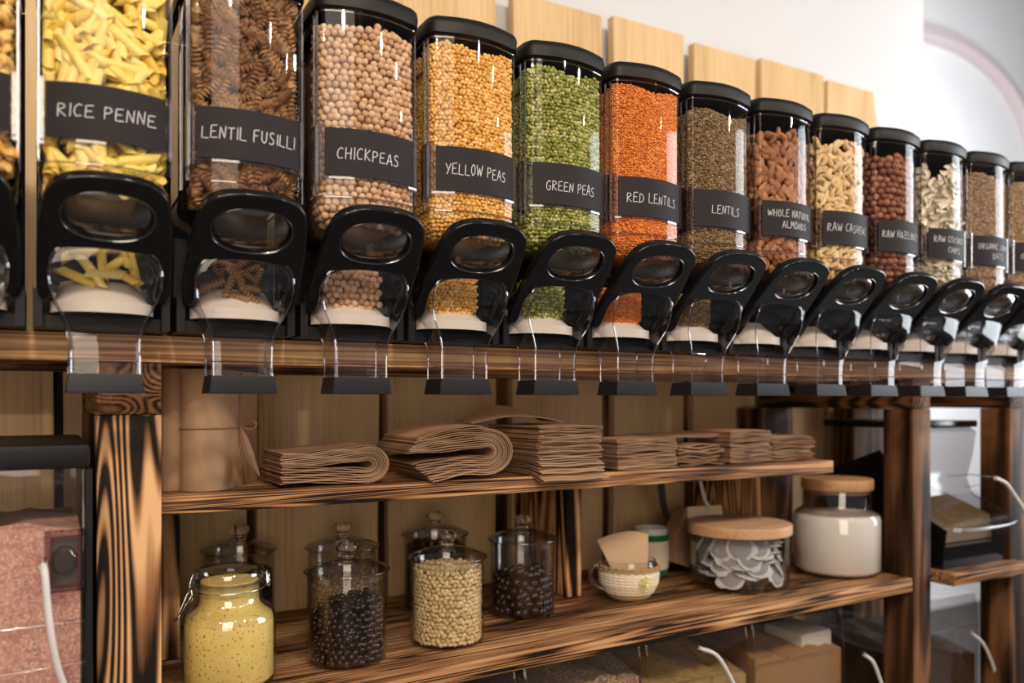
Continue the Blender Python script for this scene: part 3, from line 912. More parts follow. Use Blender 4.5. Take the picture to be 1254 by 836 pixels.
def pieces(name, meshes, pts, label, cat, group, flat=0.0, X0=0.0, scale=(0.9, 1.1), mode='free', limit=300, half=None):
    """individual pieces; pts hold x, y, z and the direction they face"""
    c = 0
    for p in pts[:limit]:
        o = bpy.data.objects.new(name, meshes[c % len(meshes)]); C.objects.link(o)
        o.location = (p[0] + X0, p[1], p[2])
        if mode == 'free': o.rotation_euler = (R.uniform(0, 6.28), R.uniform(0, 6.28), R.uniform(0, 6.28))
        else:  # lie flat against the wall: local z towards the wall normal, spin about it
            nrm = Vector((math.cos(p[3]), math.sin(p[3]), 0)); nrm = nrm + Vector((R.uniform(-flat, flat), R.uniform(-flat, flat), R.uniform(-flat, flat)))
            q = nrm.normalized().to_track_quat('Z', 'Y')
            sp_ = R.uniform(0, 6.28) if mode == 'lie' else R.gauss(1.57 if mode == 'level' else 0.0, 0.5)
            o.rotation_euler = (q.to_matrix() @ Matrix.Rotation(sp_, 3, 'Z')).to_euler()
        s = R.uniform(*scale); o.scale = (s, s, s)
        if half:   # keep both ends of a long piece inside the bowed wall
            M = o.rotation_euler.to_matrix(); ax = M @ Vector((half[0] * s, 0, 0)); x, y, z = p[0], p[1], p[2]
            lim = 0.0665 - half[1]; ex = abs(ax.x); x = max(-lim + ex, min(lim - ex, x)); push = 0.0
            for sg in (-1, 1):
                a_, b_, c_ = x + sg * ax.x, y + sg * ax.y, z + sg * ax.z
                h_, f_, bl_, _ = sec(max(0.24, c_)); push = max(push, f_ - bl_ * (1 - min(1, abs(a_) / h_) ** 2) + half[1] * 1.1 - b_)
            o.location = (x + X0, y + push, max(z, 0.243 + abs(ax.z)) if z > 0.2 else z)
        o['label'] = label; o['category'] = cat; o['group'] = group
        c += 1
    return c


# penne: slant-cut ribbed tube
def penne(L=0.046, r=0.0047, n=10):
    mb = MB(); ro, ri = [], []
    for s in (-1, 1):
        a, b = [], []
        for k in range(n):
            t = 2 * PI * k / n; rr = r * (1 + 0.05 * (k % 2))
            sl = 0.0055 * math.cos(t)
            a.append((s * L / 2 + sl, rr * math.cos(t), rr * math.sin(t))); b.append((s * L / 2 + sl * 0.8 - s * 0.004, rr * 0.72 * math.cos(t), rr * 0.72 * math.sin(t)))
        ro.append(a); ri.append(b)
    mid = [(x * 0.0, y, z + 0.0006) for x, y, z in ro[0]]
    mb.rings([ri[0], ro[0], mid, ro[1], ri[1]], True, True, True)
    return mb.v, mb.f


def fusilli(L=0.036, R_=0.0050, turns=3.2, seg=26):
    mb = MB(); n = 12; rs = []
    for i in range(seg + 1):
        x = -L / 2 + L * i / seg; a0 = turns * 2 * PI / 1.5 * i / seg; rg = []
        e = min(1, min(i, seg - i) / 1.5 + 0.6)
        for k in range(n):
            t = 2 * PI * k / n; rad = R_ * (0.50 + 0.52 * max(0, math.cos(1.5 * 2 * (t) / 1.0 * 0.6667 * 1.0)) ** 1.0) * e
            lob = (0.5 + 0.5 * math.cos(2 * t)) ** 1.5
            rad = R_ * (0.50 + 0.55 * lob) * e
            rg.append((x, rad * math.cos(t + a0), rad * math.sin(t + a0)))
        rs.append(rg)
    mb.rings(rs, True, True, True)
    return mb.v, mb.f


def bentblob(L, r, bend=0.0, fl=1.0, n=8, seg=9, pw=0.5, taper=0.0):
    """nut-like body bent into an arc"""
    mb = MB(); rs = []
    for i in range(seg + 1):
        u = -1 + 2 * i / seg; rad = r * max(0.12, (1 - u * u)) ** pw * (1 + taper * u)
        if bend: ang = u * bend; Rb = L / 2 / bend; c = (Rb * math.sin(ang), Rb * (1 - math.cos(ang)) - Rb * (1 - math.cos(bend)) / 2, 0); tn = (math.cos(ang), math.sin(ang))
        else: c = (u * L / 2, 0, 0); tn = (1, 0)
        rs.append([(c[0] - tn[1] * rad * math.cos(2 * PI * k / n), c[1] + tn[0] * rad * math.cos(2 * PI * k / n), rad * fl * math.sin(2 * PI * k / n)) for k in range(n)])
    mb.rings(rs, True, True, True)
    return mb.v, mb.f


def chipf(seed):
    r = random.Random(seed); mb = MB(); W, H = 0.024, 0.011; nx, ny = 6, 3; v = []; f = []
    for s in (0, 1):
        for i in range(nx + 1):
            for j in range(ny + 1):
                u, w_ = i / nx - .5, j / ny - .5
                v.append((u * W, w_ * H * (1 - 0.8 * abs(u)) + 0.02 * u * u, 0.012 * u * u + 0.010 * w_ * w_ + 0.0009 * s + r.uniform(-.0004, .0004)))
    m = (nx + 1) * (ny + 1)
    for i in range(nx):
        for j in range(ny):
            a = i * (ny + 1) + j; f.append((a, a + 1, a + ny + 2, a + ny + 1)); f.append((m + a, m + a + ny + 1, m + a + ny + 2, m + a + 1))
    mb.add(v, f)
    return mb.v, mb.f


def heap4(sp, **k): return [(x, y, z, -PI / 2) for x, y, z in heap_points(sp, **k)]


def front_first(pts): return sorted(pts, key=lambda p: (abs(p[3] + PI / 2) > 1.2, p[1] > 1.10))


penne_m = grain('rice_penne_pasta', [(0, (0.80, 0.52, 0.075)), (0.5, (0.88, 0.66, 0.14)), (1, (0.92, 0.74, 0.26))], 0.42, 'obj', spec=0.4)
fus_m = grain('lentil_fusilli_pasta', [(0, (0.20, 0.10, 0.042)), (0.5, (0.31, 0.165, 0.072)), (1, (0.42, 0.235, 0.11))], 0.5, 'obj', spec=0.4)
pale_m = grain('pale_orange_pasta', [(0, (0.78, 0.42, 0.08)), (1, (0.88, 0.60, 0.22))], 0.45, 'obj')
chick_m = grain('chickpea_skin', [(0, (0.48, 0.27, 0.14)), (0.5, (0.62, 0.39, 0.225)), (0.93, (0.70, 0.47, 0.30)), (1, (0.60, 0.33, 0.10))], 0.6, 'obj', bump=0.5, bscale=260)
almond_m = grain('almond_skin', [(0, (0.22, 0.075, 0.026)), (0.6, (0.34, 0.135, 0.05)), (1, (0.45, 0.20, 0.08))], 0.55, 'obj', bump=0.6, bscale=400)
cashew_m = grain('cashew_flesh', [(0, (0.62, 0.40, 0.17)), (0.6, (0.74, 0.52, 0.26)), (1, (0.82, 0.62, 0.36))], 0.5, 'obj')
hazel_m = grain('hazelnut_skin', [(0, (0.16, 0.050, 0.024)), (0.6, (0.26, 0.088, 0.040)), (1, (0.36, 0.15, 0.075))], 0.5, 'obj', bump=0.4)
coco_m = grain('coconut_flesh', [(0, (0.70, 0.62, 0.46)), (1, (0.88, 0.82, 0.68))], 0.6, 'obj')
choc_m = grain('dark_chocolate', [(0, (0.012, 0.006, 0.005)), (1, (0.030, 0.014, 0.010))], 0.22, 'obj', coat=0.3)
pinen_m = grain('soy_bean', [(0, (0.62, 0.40, 0.18)), (0.6, (0.76, 0.54, 0.28)), (1, (0.84, 0.64, 0.38))], 0.5, 'obj')

# left edge dispenser: pale orange pasta pieces
pm = [tmesh('orange_pasta', fusilli(0.024, 0.0075, 1.0, 8), pale_m)]
pieces('pasta_piece', pm, hopper_points(0.017, 0.008, 0.245, 0.56, yl=1.10), 'pale orange pasta piece in the dispenser cut by the left edge', 'pasta', 'pasta pieces in the leftmost dispenser', X0=XN(-1), mode='lie', flat=0.4)
lump(-1, 'pasta_pile', 'mass of pale orange pasta behind the outer pieces in the leftmost dispenser', 'pasta', ((0.78, 0.45, 0.11), (0.60, 0.32, 0.06)), 0.012, 0.56, False)
# penne
pm = [tmesh('penne', penne(0.052, 0.0066), penne_m), tmesh('penne', penne(0.045, 0.0062), penne_m)]
PP = hopper_points(0.026, 0.0085, 0.250, 0.53, jit=0.35, row=0.50, yl=1.12)
pieces('rice_penne', pm, PP, 'yellow slant-cut penne tube in the RICE PENNE dispenser', 'pasta', 'penne in the rice penne dispenser', X0=XN(0), mode='lie', flat=0.15, limit=220, half=(0.024, 0.0066))
pieces('rice_penne', pm, [p for p in heap4(0.017, hw=0.030) if p[2] > 0.142], 'yellow slant-cut penne tube in the RICE PENNE dispenser', 'pasta', 'penne in the rice penne dispenser', X0=XN(0), mode='lie', flat=0.4, limit=40, scale=(0.75, 0.9))
PP = hopper_points(0.021, 0.020, 0.252, 0.53, jit=0.35, row=0.7, yl=1.12)
lump(0, 'penne_pile', 'mass of yellow penne behind the outer tubes in the RICE PENNE dispenser', 'pasta', None, 0.026, 0.52, False, tm=penne(0.040, 0.0062),
     pts=[p for p in PP if abs(p[0]) < 0.040], mat=grain('penne_mass', [(0, (0.62, 0.40, 0.07)), (1, (0.88, 0.68, 0.20))], 0.45))
# fusilli
fm = [tmesh('fusilli', fusilli(0.040, 0.0070, 5.4, 40), fus_m), tmesh('fusilli', fusilli(0.034, 0.0068, 4.6, 34), fus_m)]
PP = hopper_points(0.0185, 0.0085, 0.246, 0.53, jit=0.35, row=0.62, yl=1.13)
pieces('lentil_fusilli', fm, PP, 'brown spiral fusilli in the LENTIL FUSILLI dispenser', 'pasta', 'fusilli in the lentil fusilli dispenser', X0=XN(1), mode='lie', flat=0.2, limit=270, half=(0.019, 0.007))
pieces('lentil_fusilli', fm, [p for p in heap4(0.016, hw=0.030) if p[2] > 0.138], 'brown spiral fusilli in the LENTIL FUSILLI dispenser', 'pasta', 'fusilli in the lentil fusilli dispenser', X0=XN(1), mode='lie', flat=0.4, limit=28, scale=(0.7, 0.9))
PP = hopper_points(0.019, 0.020, 0.25, 0.53, jit=0.35, row=0.66, yl=1.12)
lump(1, 'fusilli_pile', 'mass of brown fusilli behind the outer spirals in the LENTIL FUSILLI dispenser', 'pasta', None, 0.026, 0.52, False, tm=fusilli(0.030, 0.0066, 3.6, 24),
     pts=[p for p in PP if abs(p[0]) < 0.046], mat=grain('fusilli_mass', [(0, (0.17, 0.072, 0.026)), (1, (0.36, 0.175, 0.075))], 0.5))
# chickpeas
cv = ICO2[0].copy(); cv[:, 0] *= 1.08; cv *= 0.00505
cm = [tmesh('chickpea', (cv, ICO2[1]), chick_m)]
pts = hopper_points(0.0099, 0.0055, 0.240, 0.503, yl=1.12, jit=0.16)
R.shuffle(pts)
pts.sort(key=lambda p: abs(p[2] - 0.43) // 0.06)
lo, hi = pts[:300], pts[300:]
pieces('chickpea', cm, lo, 'round beige chickpea in the CHICKPEAS dispenser', 'chickpea', 'chickpeas in the chickpeas dispenser', X0=XN(2), mode='free', scale=(0.88, 1.1))
p2 = [p[:3] for p in hi] + [p[:3] for p in hopper_points(0.0099, 0.0125, 0.240, 0.503, yl=1.12)] + heap_points(0.0099) + [(x, y + 0.006, z) for x, y, z in heap_points(0.0099)]
me = scatter_mesh('chickpea_pile', (ICO2[0], ICO2[1]), p2, (0.0054, 0.0051, 0.0051), join_core(core_mesh(0.014, 0.236, 0.498), heap_core()), 0.1)
tag(link('chickpea_pile', me, grain('chickpea_mass', [(0, (0.48, 0.27, 0.14)), (0.5, (0.62, 0.39, 0.225)), (1, (0.70, 0.47, 0.30))], 0.6), None, (XN(2), 0, 0)), 'mass of beige chickpeas filling the rest of the CHICKPEAS dispenser', 'chickpeas', kind='stuff')
# split peas and lentils
stuff_fill(3, 'yellow_split_pea_fill', 'golden split peas filling the YELLOW PEAS dispenser', 'split peas', ICO2, (0.0035, 0.0034, 0.0027), 0.0060, 0.507,
           [(0, (0.66, 0.32, 0.055)), (0.5, (0.80, 0.44, 0.10)), (1, (0.90, 0.60, 0.22))], layers=3)
stuff_fill(4, 'green_split_pea_fill', 'green split peas filling the GREEN PEAS dispenser', 'split peas', ICO2, (0.0034, 0.0033, 0.0026), 0.0059, 0.505,
           [(0, (0.13, 0.15, 0.018)), (0.4, (0.27, 0.30, 0.045)), (0.8, (0.42, 0.42, 0.13)), (1, (0.56, 0.53, 0.24))], layers=3)
stuff_fill(5, 'red_lentil_fill', 'orange split lentils filling the RED LENTILS dispenser', 'lentils', ICO1, (0.0024, 0.0024, 0.0014), 0.0038, 0.508,
           [(0, (0.62, 0.15, 0.018)), (0.5, (0.80, 0.235, 0.035)), (1, (0.90, 0.36, 0.09))], layers=3)
stuff_fill(6, 'brown_lentil_fill', 'small brown lentils filling the LENTILS dispenser', 'lentils', ICO1, (0.0027, 0.0027, 0.0015), 0.0042, 0.496,
           [(0, (0.14, 0.085, 0.035)), (0.5, (0.27, 0.17, 0.075)), (1, (0.40, 0.28, 0.14))], layers=3)
# almonds, cashews, hazelnuts, coconut chips
AT = bentblob(0.024, 0.0072, 0, 0.62, pw=0.62, taper=-0.22)
am = [tmesh('almond', AT, almond_m)]
pieces('almond', am, hopper_points(0.0142, 0.006, 0.242, 0.492, jit=0.3, row=0.74, yl=1.13), 'brown whole almond in the WHOLE NATURAL ALMONDS dispenser', 'almond', 'almonds in the almonds dispenser', X0=XN(7), mode='level', flat=0.45, limit=298)
lump(7, 'almond_pile', 'mass of almonds behind the outer ones in the ALMONDS dispenser', 'almonds', None, 0.020, 0.485, False, tm=AT, pts=hopper_points(0.015, 0.014, 0.242, 0.492, jit=0.3, row=0.8, yl=1.15),
     mat=grain('almond_mass', [(0, (0.22, 0.075, 0.026)), (1, (0.45, 0.20, 0.08))], 0.55))
KT = bentblob(0.027, 0.0056, 1.15, 0.9, pw=0.40)
km = [tmesh('cashew', KT, cashew_m)]
pieces('cashew', km, hopper_points(0.0148, 0.0065, 0.242, 0.494, jit=0.3, row=0.80, yl=1.13), 'pale curved cashew in the RAW CASHEWS dispenser', 'cashew', 'cashews in the cashews dispenser', X0=XN(8), mode='lie', flat=0.5, limit=298)
lump(8, 'cashew_pile', 'mass of cashews behind the outer ones in the CASHEWS dispenser', 'cashews', None, 0.021, 0.488, False, tm=KT, pts=hopper_points(0.016, 0.015, 0.242, 0.494, jit=0.3, row=0.8, yl=1.15),
     mat=grain('cashew_mass', [(0, (0.62, 0.40, 0.17)), (1, (0.82, 0.62, 0.36))], 0.5))
hv = ICO2[0] * 0.0074
hm = [tmesh('hazelnut', (hv, ICO2[1]), hazel_m)]
pieces('hazelnut', hm, hopper_points(0.0146, 0.008, 0.243, 0.494, jit=0.2, yl=1.13), 'round reddish brown hazelnut in the RAW HAZELNUTS dispenser', 'hazelnut', 'hazelnuts in the hazelnuts dispenser', X0=XN(9), limit=298)
lump(9, 'hazelnut_pile', 'mass of hazelnuts behind the outer ones in the HAZELNUTS dispenser', 'hazelnuts', None, 0.024, 0.485, False, tm=(hv, ICO2[1]), pts=hopper_points(0.0146, 0.018, 0.243, 0.494, jit=0.2, yl=1.15),
     mat=grain('hazelnut_mass', [(0, (0.16, 0.050, 0.024)), (1, (0.36, 0.15, 0.075))], 0.5))
om = [tmesh('coconut_chip', chipf(k), coco_m) for k in range(3)]
pieces('coconut_chip', om, hopper_points(0.0165, 0.008, 0.242, 0.494, jit=0.4, row=0.72, yl=1.12, topnoise=0.012), 'curled white coconut chip in the COCONUT CHIPS dispenser', 'coconut chip', 'coconut chips in the coconut dispenser', X0=XN(10), mode='lie', flat=0.7, limit=260)
lump(10, 'coconut_pile', 'mass of coconut chips behind the outer ones in the COCONUT dispenser', 'coconut chips', ((0.62, 0.52, 0.34), (0.45, 0.36, 0.2)), 0.016, 0.472, False)
for n_, nm, lab, stops in ((11, 'oat_fill', 'beige rolled oats filling the third dispenser from the right end', [(0, (0.36, 0.22, 0.13)), (1, (0.60, 0.43, 0.29))]),
                           (12, 'fine_oat_fill', 'beige rolled oats filling the second dispenser from the right end', [(0, (0.42, 0.27, 0.14)), (1, (0.66, 0.48, 0.29))]),
                           (13, 'flake_fill', 'tan cereal flakes filling the dispenser at the far right end', [(0, (0.38, 0.24, 0.14)), (1, (0.58, 0.42, 0.26))])):
    stuff_fill(n_, nm, lab, 'oats', ICO1, (0.0032, 0.0028, 0.0010), 0.0052, 0.496, stops, layers=2, heap=False)
#PART2
# ------------------------------------------------------------------ jars on the lower shelf
def cyl_points(r, h, sp, inset, row=0.87, a0=0.0, a1=2 * PI, slope=0.0, jit=0.2):
    """beans packed against the glass, then over the top; facing outward"""
    out = []; rr = r - inset; z = sp * 0.5; k = 0
    while z < h + abs(slope):
        m = int((a1 - a0) * rr / sp)
        for j in range(m):
            a = a0 + (a1 - a0) * (j + (0.5 if k % 2 else 0) + R.uniform(-jit, jit)) / m
            zz = z + R.uniform(-jit, jit) * sp
            if zz < h + slope * math.cos(a) + R.uniform(-.2, .2) * sp: out.append((rr * math.cos(a), rr * math.sin(a), max(zz, sp * 0.45), a))
        z += sp * row; k += 1
    q = rr - sp
    while q > 0:
        m = max(1, int(2 * PI * q / sp))
        for j in range(m):
            a = 2 * PI * (j + R.random() * 0.5) / m
            out.append((q * math.cos(a), q * math.sin(a), h + slope * math.cos(a) * q / rr + R.uniform(-.3, .3) * sp, a))
        q -= sp
    return out


CAMA = math.atan2(-FY, -FX)          # direction towards the camera


def cyl_core(r, h, slope=0.0):
    mb = MB(); n = 28
    mb.rings([[(r * math.cos(2 * PI * k / n), r * math.sin(2 * PI * k / n), z + (slope * math.cos(2 * PI * k / n) if z > 0.01 else 0)) for k in range(n)] for z in (0.004, h)], True, True, True)
    return mb.v, mb.f


JR, JH = 0.064, 0.143
jb = MB().lathe([(0.0, 0.0015), (JR - 0.012, 0.0), (JR - 0.004, 0.0015), (JR, 0.007), (JR, JH - 0.004), (JR + 0.0012, JH), (JR - 0.0015, JH + 0.0012), (JR - 0.003, JH - 0.002), (JR - 0.003, 0.008), (JR - 0.008, 0.0045), (0.0, 0.004)], 56)
jar_me = jb.mesh('jar_body', 50)
jl = MB().lathe([(JR - 0.006, JH - 0.010), (JR - 0.004, JH + 0.001), (JR + 0.0035, JH + 0.0020), (JR + 0.0050, JH + 0.0045), (JR + 0.0030, JH + 0.0075), (JR - 0.006, JH + 0.0120), (JR - 0.020, JH + 0.0175), (JR - 0.036, JH + 0.0215), (JR - 0.044, JH + 0.0222), (0.012, JH + 0.0228)], 56)
jlid_me = jl.mesh('jar_lid', 60)
jk = MB().lathe([(0.0160, 0.0), (0.0125, 0.003), (0.0105, 0.007), (0.0108, 0.0105), (0.0150, 0.014), (0.0182, 0.0185), (0.0184, 0.0235), (0.0155, 0.0280), (0.009, 0.0302), (0.0001, 0.0308)], 32, (0, 0, JH + 0.0205), True, True)
jknob_me = jk.mesh('jar_knob', 60)


jrim_me = MB().tube([((JR + 0.0045) * math.cos(2 * PI * k / 64), (JR + 0.0045) * math.sin(2 * PI * k / 64), JH + 0.0045) for k in range(64)], 0.0013, 6, closed=True).mesh('ground_rim', 80)
jar_lid_m = clear('jar_lid_glass', tint=(0.95, 0.95, 0.945), edge=(0.55, 0.55, 0.54), ior=1.5, rough=0.05, power=3.0, boost=4.5)
jar_rim_m = clear('jar_rim_glass', tint=(0.9, 0.9, 0.89), edge=(0.6, 0.6, 0.6), ior=1.5, rough=0.08, power=2.0, boost=6.0)


def knob_jar(px, D, label):
    x, y = atD(px, D)
    j = empty('glass_jar', (x, y, zs(x) + 0.0008), label, 'jar', 'glass jars with knob lids')
    link('body', jar_me, glassm, j); l = link('lid', jlid_me, jar_lid_m, j); link('knob', jknob_me, solid_glass, l); link('ground_rim', jrim_me, jar_rim_m, l)
    return x, y, zs(x) + 0.0008


def jar_stuff(name, pos, label, cat, tm, size, sp, h, stops, r=JR - 0.0035, slope=0.0, rough=0.5, layers=1, coat=0.0, extra=None):
    pts = [p[:3] for p in cyl_points(r, h, sp, sp * 0.5, slope=slope)] if extra is None else extra
    me = scatter_mesh(name, tm, [(x, y, z + 0.004) for x, y, z in pts], size, cyl_core(r - sp * 0.75, h, slope * 0.8), 0.12)
    return tag(link(name, me, grain(name, stops, rough, coat=coat), None, pos), label, cat, kind='stuff')


def jar_pieces(name, meshes, pos, pts, label, cat, group, limit=300, **k):
    pieces(name, meshes, [(p[0] + pos[0], p[1] + pos[1], p[2] + pos[2] + 0.004, p[3]) for p in pts], label, cat, group, limit=limit, **k)


pJ1 = knob_jar(293, 1.545, 'knob-lidded glass jar standing behind the clip-top jar of yellow meal')
pJ2 = knob_jar(419, 1.565, 'knob-lidded glass jar of brown beans behind the jar of glossy dark beans')
pJ4 = knob_jar(533, 1.70, 'knob-lidded glass jar with black contents behind the jar of pale beans')
pJ3 = knob_jar(425, 1.352, 'knob-lidded glass jar partly filled with small glossy dark chocolate beans')
pJ5 = knob_jar(548, 1.452, 'knob-lidded glass jar full of small pale beige beans')
pJ6 = knob_jar(640, 1.63, 'knob-lidded glass jar half full of large dark chocolate balls')
BT = bentblob(0.0105, 0.0040, 0.0, 0.95, pw=0.45, n=7, seg=6)
BTt = (np.array(BT[0]), np.array([t for q in BT[1] for t in [(q[0], q[j], q[j + 1]) for j in range(1, len(q) - 1)]]))
# J5 pale beans, J3 dark chocolate beans, J6 chocolate balls
bmh = [tmesh('bean', BT, pinen_m)]
pts = cyl_points(JR - 0.0035, 0.126, 0.0088, 0.0045, row=0.80, a0=CAMA - 1.75, a1=CAMA + 1.75)
pts.sort(key=lambda p: abs((p[3] - CAMA + PI) % (2 * PI) - PI) + (2.0 if math.hypot(p[0], p[1]) < JR - 0.012 else 0))
jar_pieces('pale_bean', bmh, pJ5, pts, 'small pale beige bean in the full glass jar', 'bean', 'pale beans in the full jar', mode='lie', flat=0.4, scale=(0.85, 1.1))
rest = [p[:3] for p in pts[300:]] + [p[:3] for p in cyl_points(JR - 0.0035, 0.124, 0.0088, 0.011, row=0.8)] + [p[:3] for p in cyl_points(JR - 0.0035, 0.126, 0.0088, 0.0045, row=0.80, a0=CAMA + 1.75, a1=CAMA + 4.53)]
jar_stuff('pale_bean_fill', pJ5, 'pale beige beans filling the rest of the full glass jar', 'beans', BTt, (1, 1, 1), 0.012, 0.122, [(0, (0.62, 0.40, 0.18)), (0.6, (0.76, 0.54, 0.28)), (1, (0.84, 0.64, 0.38))], extra=rest)
cmh = [tmesh('choc_bean', bentblob(0.0120, 0.0050, 0, 0.95, pw=0.5, n=8, seg=7), choc_m)]
pts = cyl_points(JR - 0.0035, 0.088, 0.0112, 0.0058, row=0.84, slope=0.012)
pts.sort(key=lambda p: abs((p[3] - CAMA + PI) % (2 * PI) - PI))
jar_pieces('chocolate_bean', cmh, pJ3, pts, 'small glossy dark chocolate bean in the front jar', 'chocolate bean', 'chocolate beans in the front jar', mode='lie', flat=0.5)
jar_stuff('chocolate_bean_fill', pJ3, 'dark chocolate beans in the middle of the front jar', 'chocolate beans', ICO1, (0.005, 0.005, 0.005), 0.012, 0.080, [(0, (0.012, 0.006, 0.005)), (1, (0.03, 0.014, 0.01))], slope=0.012, rough=0.25, extra=[p[:3] for p in pts[300:]] or [(0, 0, 0.08)])
v6 = ICO2[0] * 0.0083
bmh = [tmesh('choc_ball', (v6, ICO2[1]), choc_m)]
pts = cyl_points(JR - 0.0035, 0.080, 0.0168, 0.0088, row=0.86)
jar_pieces('chocolate_ball', bmh, pJ6, [(x, y, z + 0.001, a) for x, y, z, a in pts], 'round glossy dark chocolate ball in the right-hand knob jar', 'chocolate ball', 'chocolate balls in the right knob jar', scale=(0.9, 1.03))
jar_stuff('chocolate_ball_fill', pJ6, 'dark chocolate balls in the middle of the right-hand knob jar', 'chocolate balls', ICO1, (0.008, 0.008, 0.008), 0.020, 0.070, [(0, (0.012, 0.006, 0.005)), (1, (0.03, 0.014, 0.01))], rough=0.25, extra=[(0, 0, 0.07), (0.01, 0, 0.07)])
jar_stuff('brown_bean_fill', pJ2, 'brown beans in the glass jar behind the dark beans', 'beans', ICO1, (0.0042, 0.0042, 0.0040), 0.0078, 0.096, [(0, (0.36, 0.20, 0.09)), (1, (0.62, 0.41, 0.22))])
jar_stuff('black_bean_fill', pJ4, 'black beans in the glass jar behind the pale beans', 'beans', ICO1, (0.0045, 0.0045, 0.004), 0.0082, 0.124, [(0, (0.008, 0.006, 0.006)), (1, (0.03, 0.02, 0.018))], rough=0.35)
jar_stuff('black_tea_fill', pJ1, 'dark leaves in the glass jar behind the yellow meal', 'tea', ICO1, (0.004, 0.003, 0.002), 0.0070, 0.105, [(0, (0.012, 0.010, 0.012)), (1, (0.05, 0.04, 0.04))])

# clip-top jar of yellow meal
x, y = atD(281, 1.25); zj = zs(x) + 0.0008
cj = empty('clip_top_jar', (x, y, zj), 'glass clip-top jar with wire bail, full of speckled yellow meal', 'jar')
BP = [(0.0, 0.003), (0.055, 0.0), (0.064, 0.003), (0.068, 0.010), (0.068, 0.098), (0.0665, 0.106), (0.061, 0.113), (0.053, 0.1185), (0.0475, 0.1245), (0.0465, 0.133), (0.0470, 0.143), (0.0500, 0.1465), (0.0500, 0.152), (0.0475, 0.153)]
mb = MB().lathe(BP, 56); mb.lathe([(max(0, r - 0.003), z) for r, z in BP[4:]], 56)
link('body', mb.mesh('clip_jar_body', 50), clipglass, cj)
mb = MB().lathe([(0.0440, 0.146), (0.0440, 0.154), (0.0500, 0.1555), (0.0515, 0.160), (0.0515, 0.168), (0.0495, 0.1725), (0.044, 0.1745), (0.042, 0.1735), (0.020, 0.1750), (0.0, 0.1755)], 56)
lidc = link('lid', mb.mesh('clip_jar_lid', 50), clear('clip_lid_glass', tint=(0.99, 0.995, 0.99), edge=(0.85, 0.88, 0.86), ior=1.5, rough=0.09, power=3.0, boost=6.0), cj)
mb = MB().lathe([(0.0435, 0.1535), (0.0520, 0.1535), (0.0520, 0.1552), (0.0435, 0.1552)], 48)
link('gasket', mb.mesh('gasket', 30), clear('rubber_gasket', tint=(0.85, 0.86, 0.85), edge=(0.6, 0.6, 0.6), rough=0.3), cj)
mb = MB()
rt = Vector((FY, -FX, 0)); fw = Vector((FX, FY, 0))
def lp(a, b, z): p = rt * a + fw * b; return (p.x, p.y, z)
loopr = catmull([lp(0.0525, -0.010, 0.170), lp(0.058, -0.012, 0.168), lp(0.064, -0.013, 0.158), lp(0.064, -0.010, 0.150), lp(0.058, -0.004, 0.149), lp(0.056, 0.002, 0.158), lp(0.055, 0.006, 0.168), lp(0.060, 0.0, 0.166), lp(0.060, -0.008, 0.152)], 6)
mb.tube(loopr, 0.0011, 6)
mb.tube([(0.0512 * math.cos(2 * PI * k / 48), 0.0512 * math.sin(2 * PI * k / 48), 0.144) for k in range(48)], 0.0010, 6, closed=True)
mb.tube(catmull([lp(-0.0515, -0.006, 0.166), lp(-0.055, -0.008, 0.156), lp(-0.0555, -0.012, 0.146), lp(-0.052, -0.014, 0.142), lp(-0.050, -0.016, 0.128), lp(-0.060, -0.018, 0.124), lp(-0.066, -0.020, 0.118)], 6), 0.0013, 6)
mb.tube(catmull([lp(-0.054, -0.010, 0.146), lp(-0.058, -0.020, 0.134), lp(-0.066, -0.026, 0.112), lp(-0.0735, -0.026, 0.100), lp(-0.0735, -0.012, 0.100), lp(-0.066, -0.008, 0.114), lp(-0.056, -0.004, 0.132), lp(-0.053, -0.002, 0.146)], 6), 0.0012, 6)
link('wire_bail', mb.mesh('wire_bail', 60), wire_m, cj)
mb = MB().lathe([(0.0, 0.0045), (0.058, 0.0045), (0.0642, 0.011), (0.0642, 0.096), (0.0625, 0.103), (0.052, 0.111), (0.0455, 0.118), (0.0430, 0.125), (0.0430, 0.1400), (0.0425, 0.1500), (0.041, 0.1560), (0.02, 0.1580), (0.0, 0.1585)], 48)
tag(link('yellow_meal', mb.mesh('yellow_meal', 60), yellow_powder, None, (x, y, zj)), 'speckled yellow meal filling the clip-top jar', 'meal', kind='stuff')

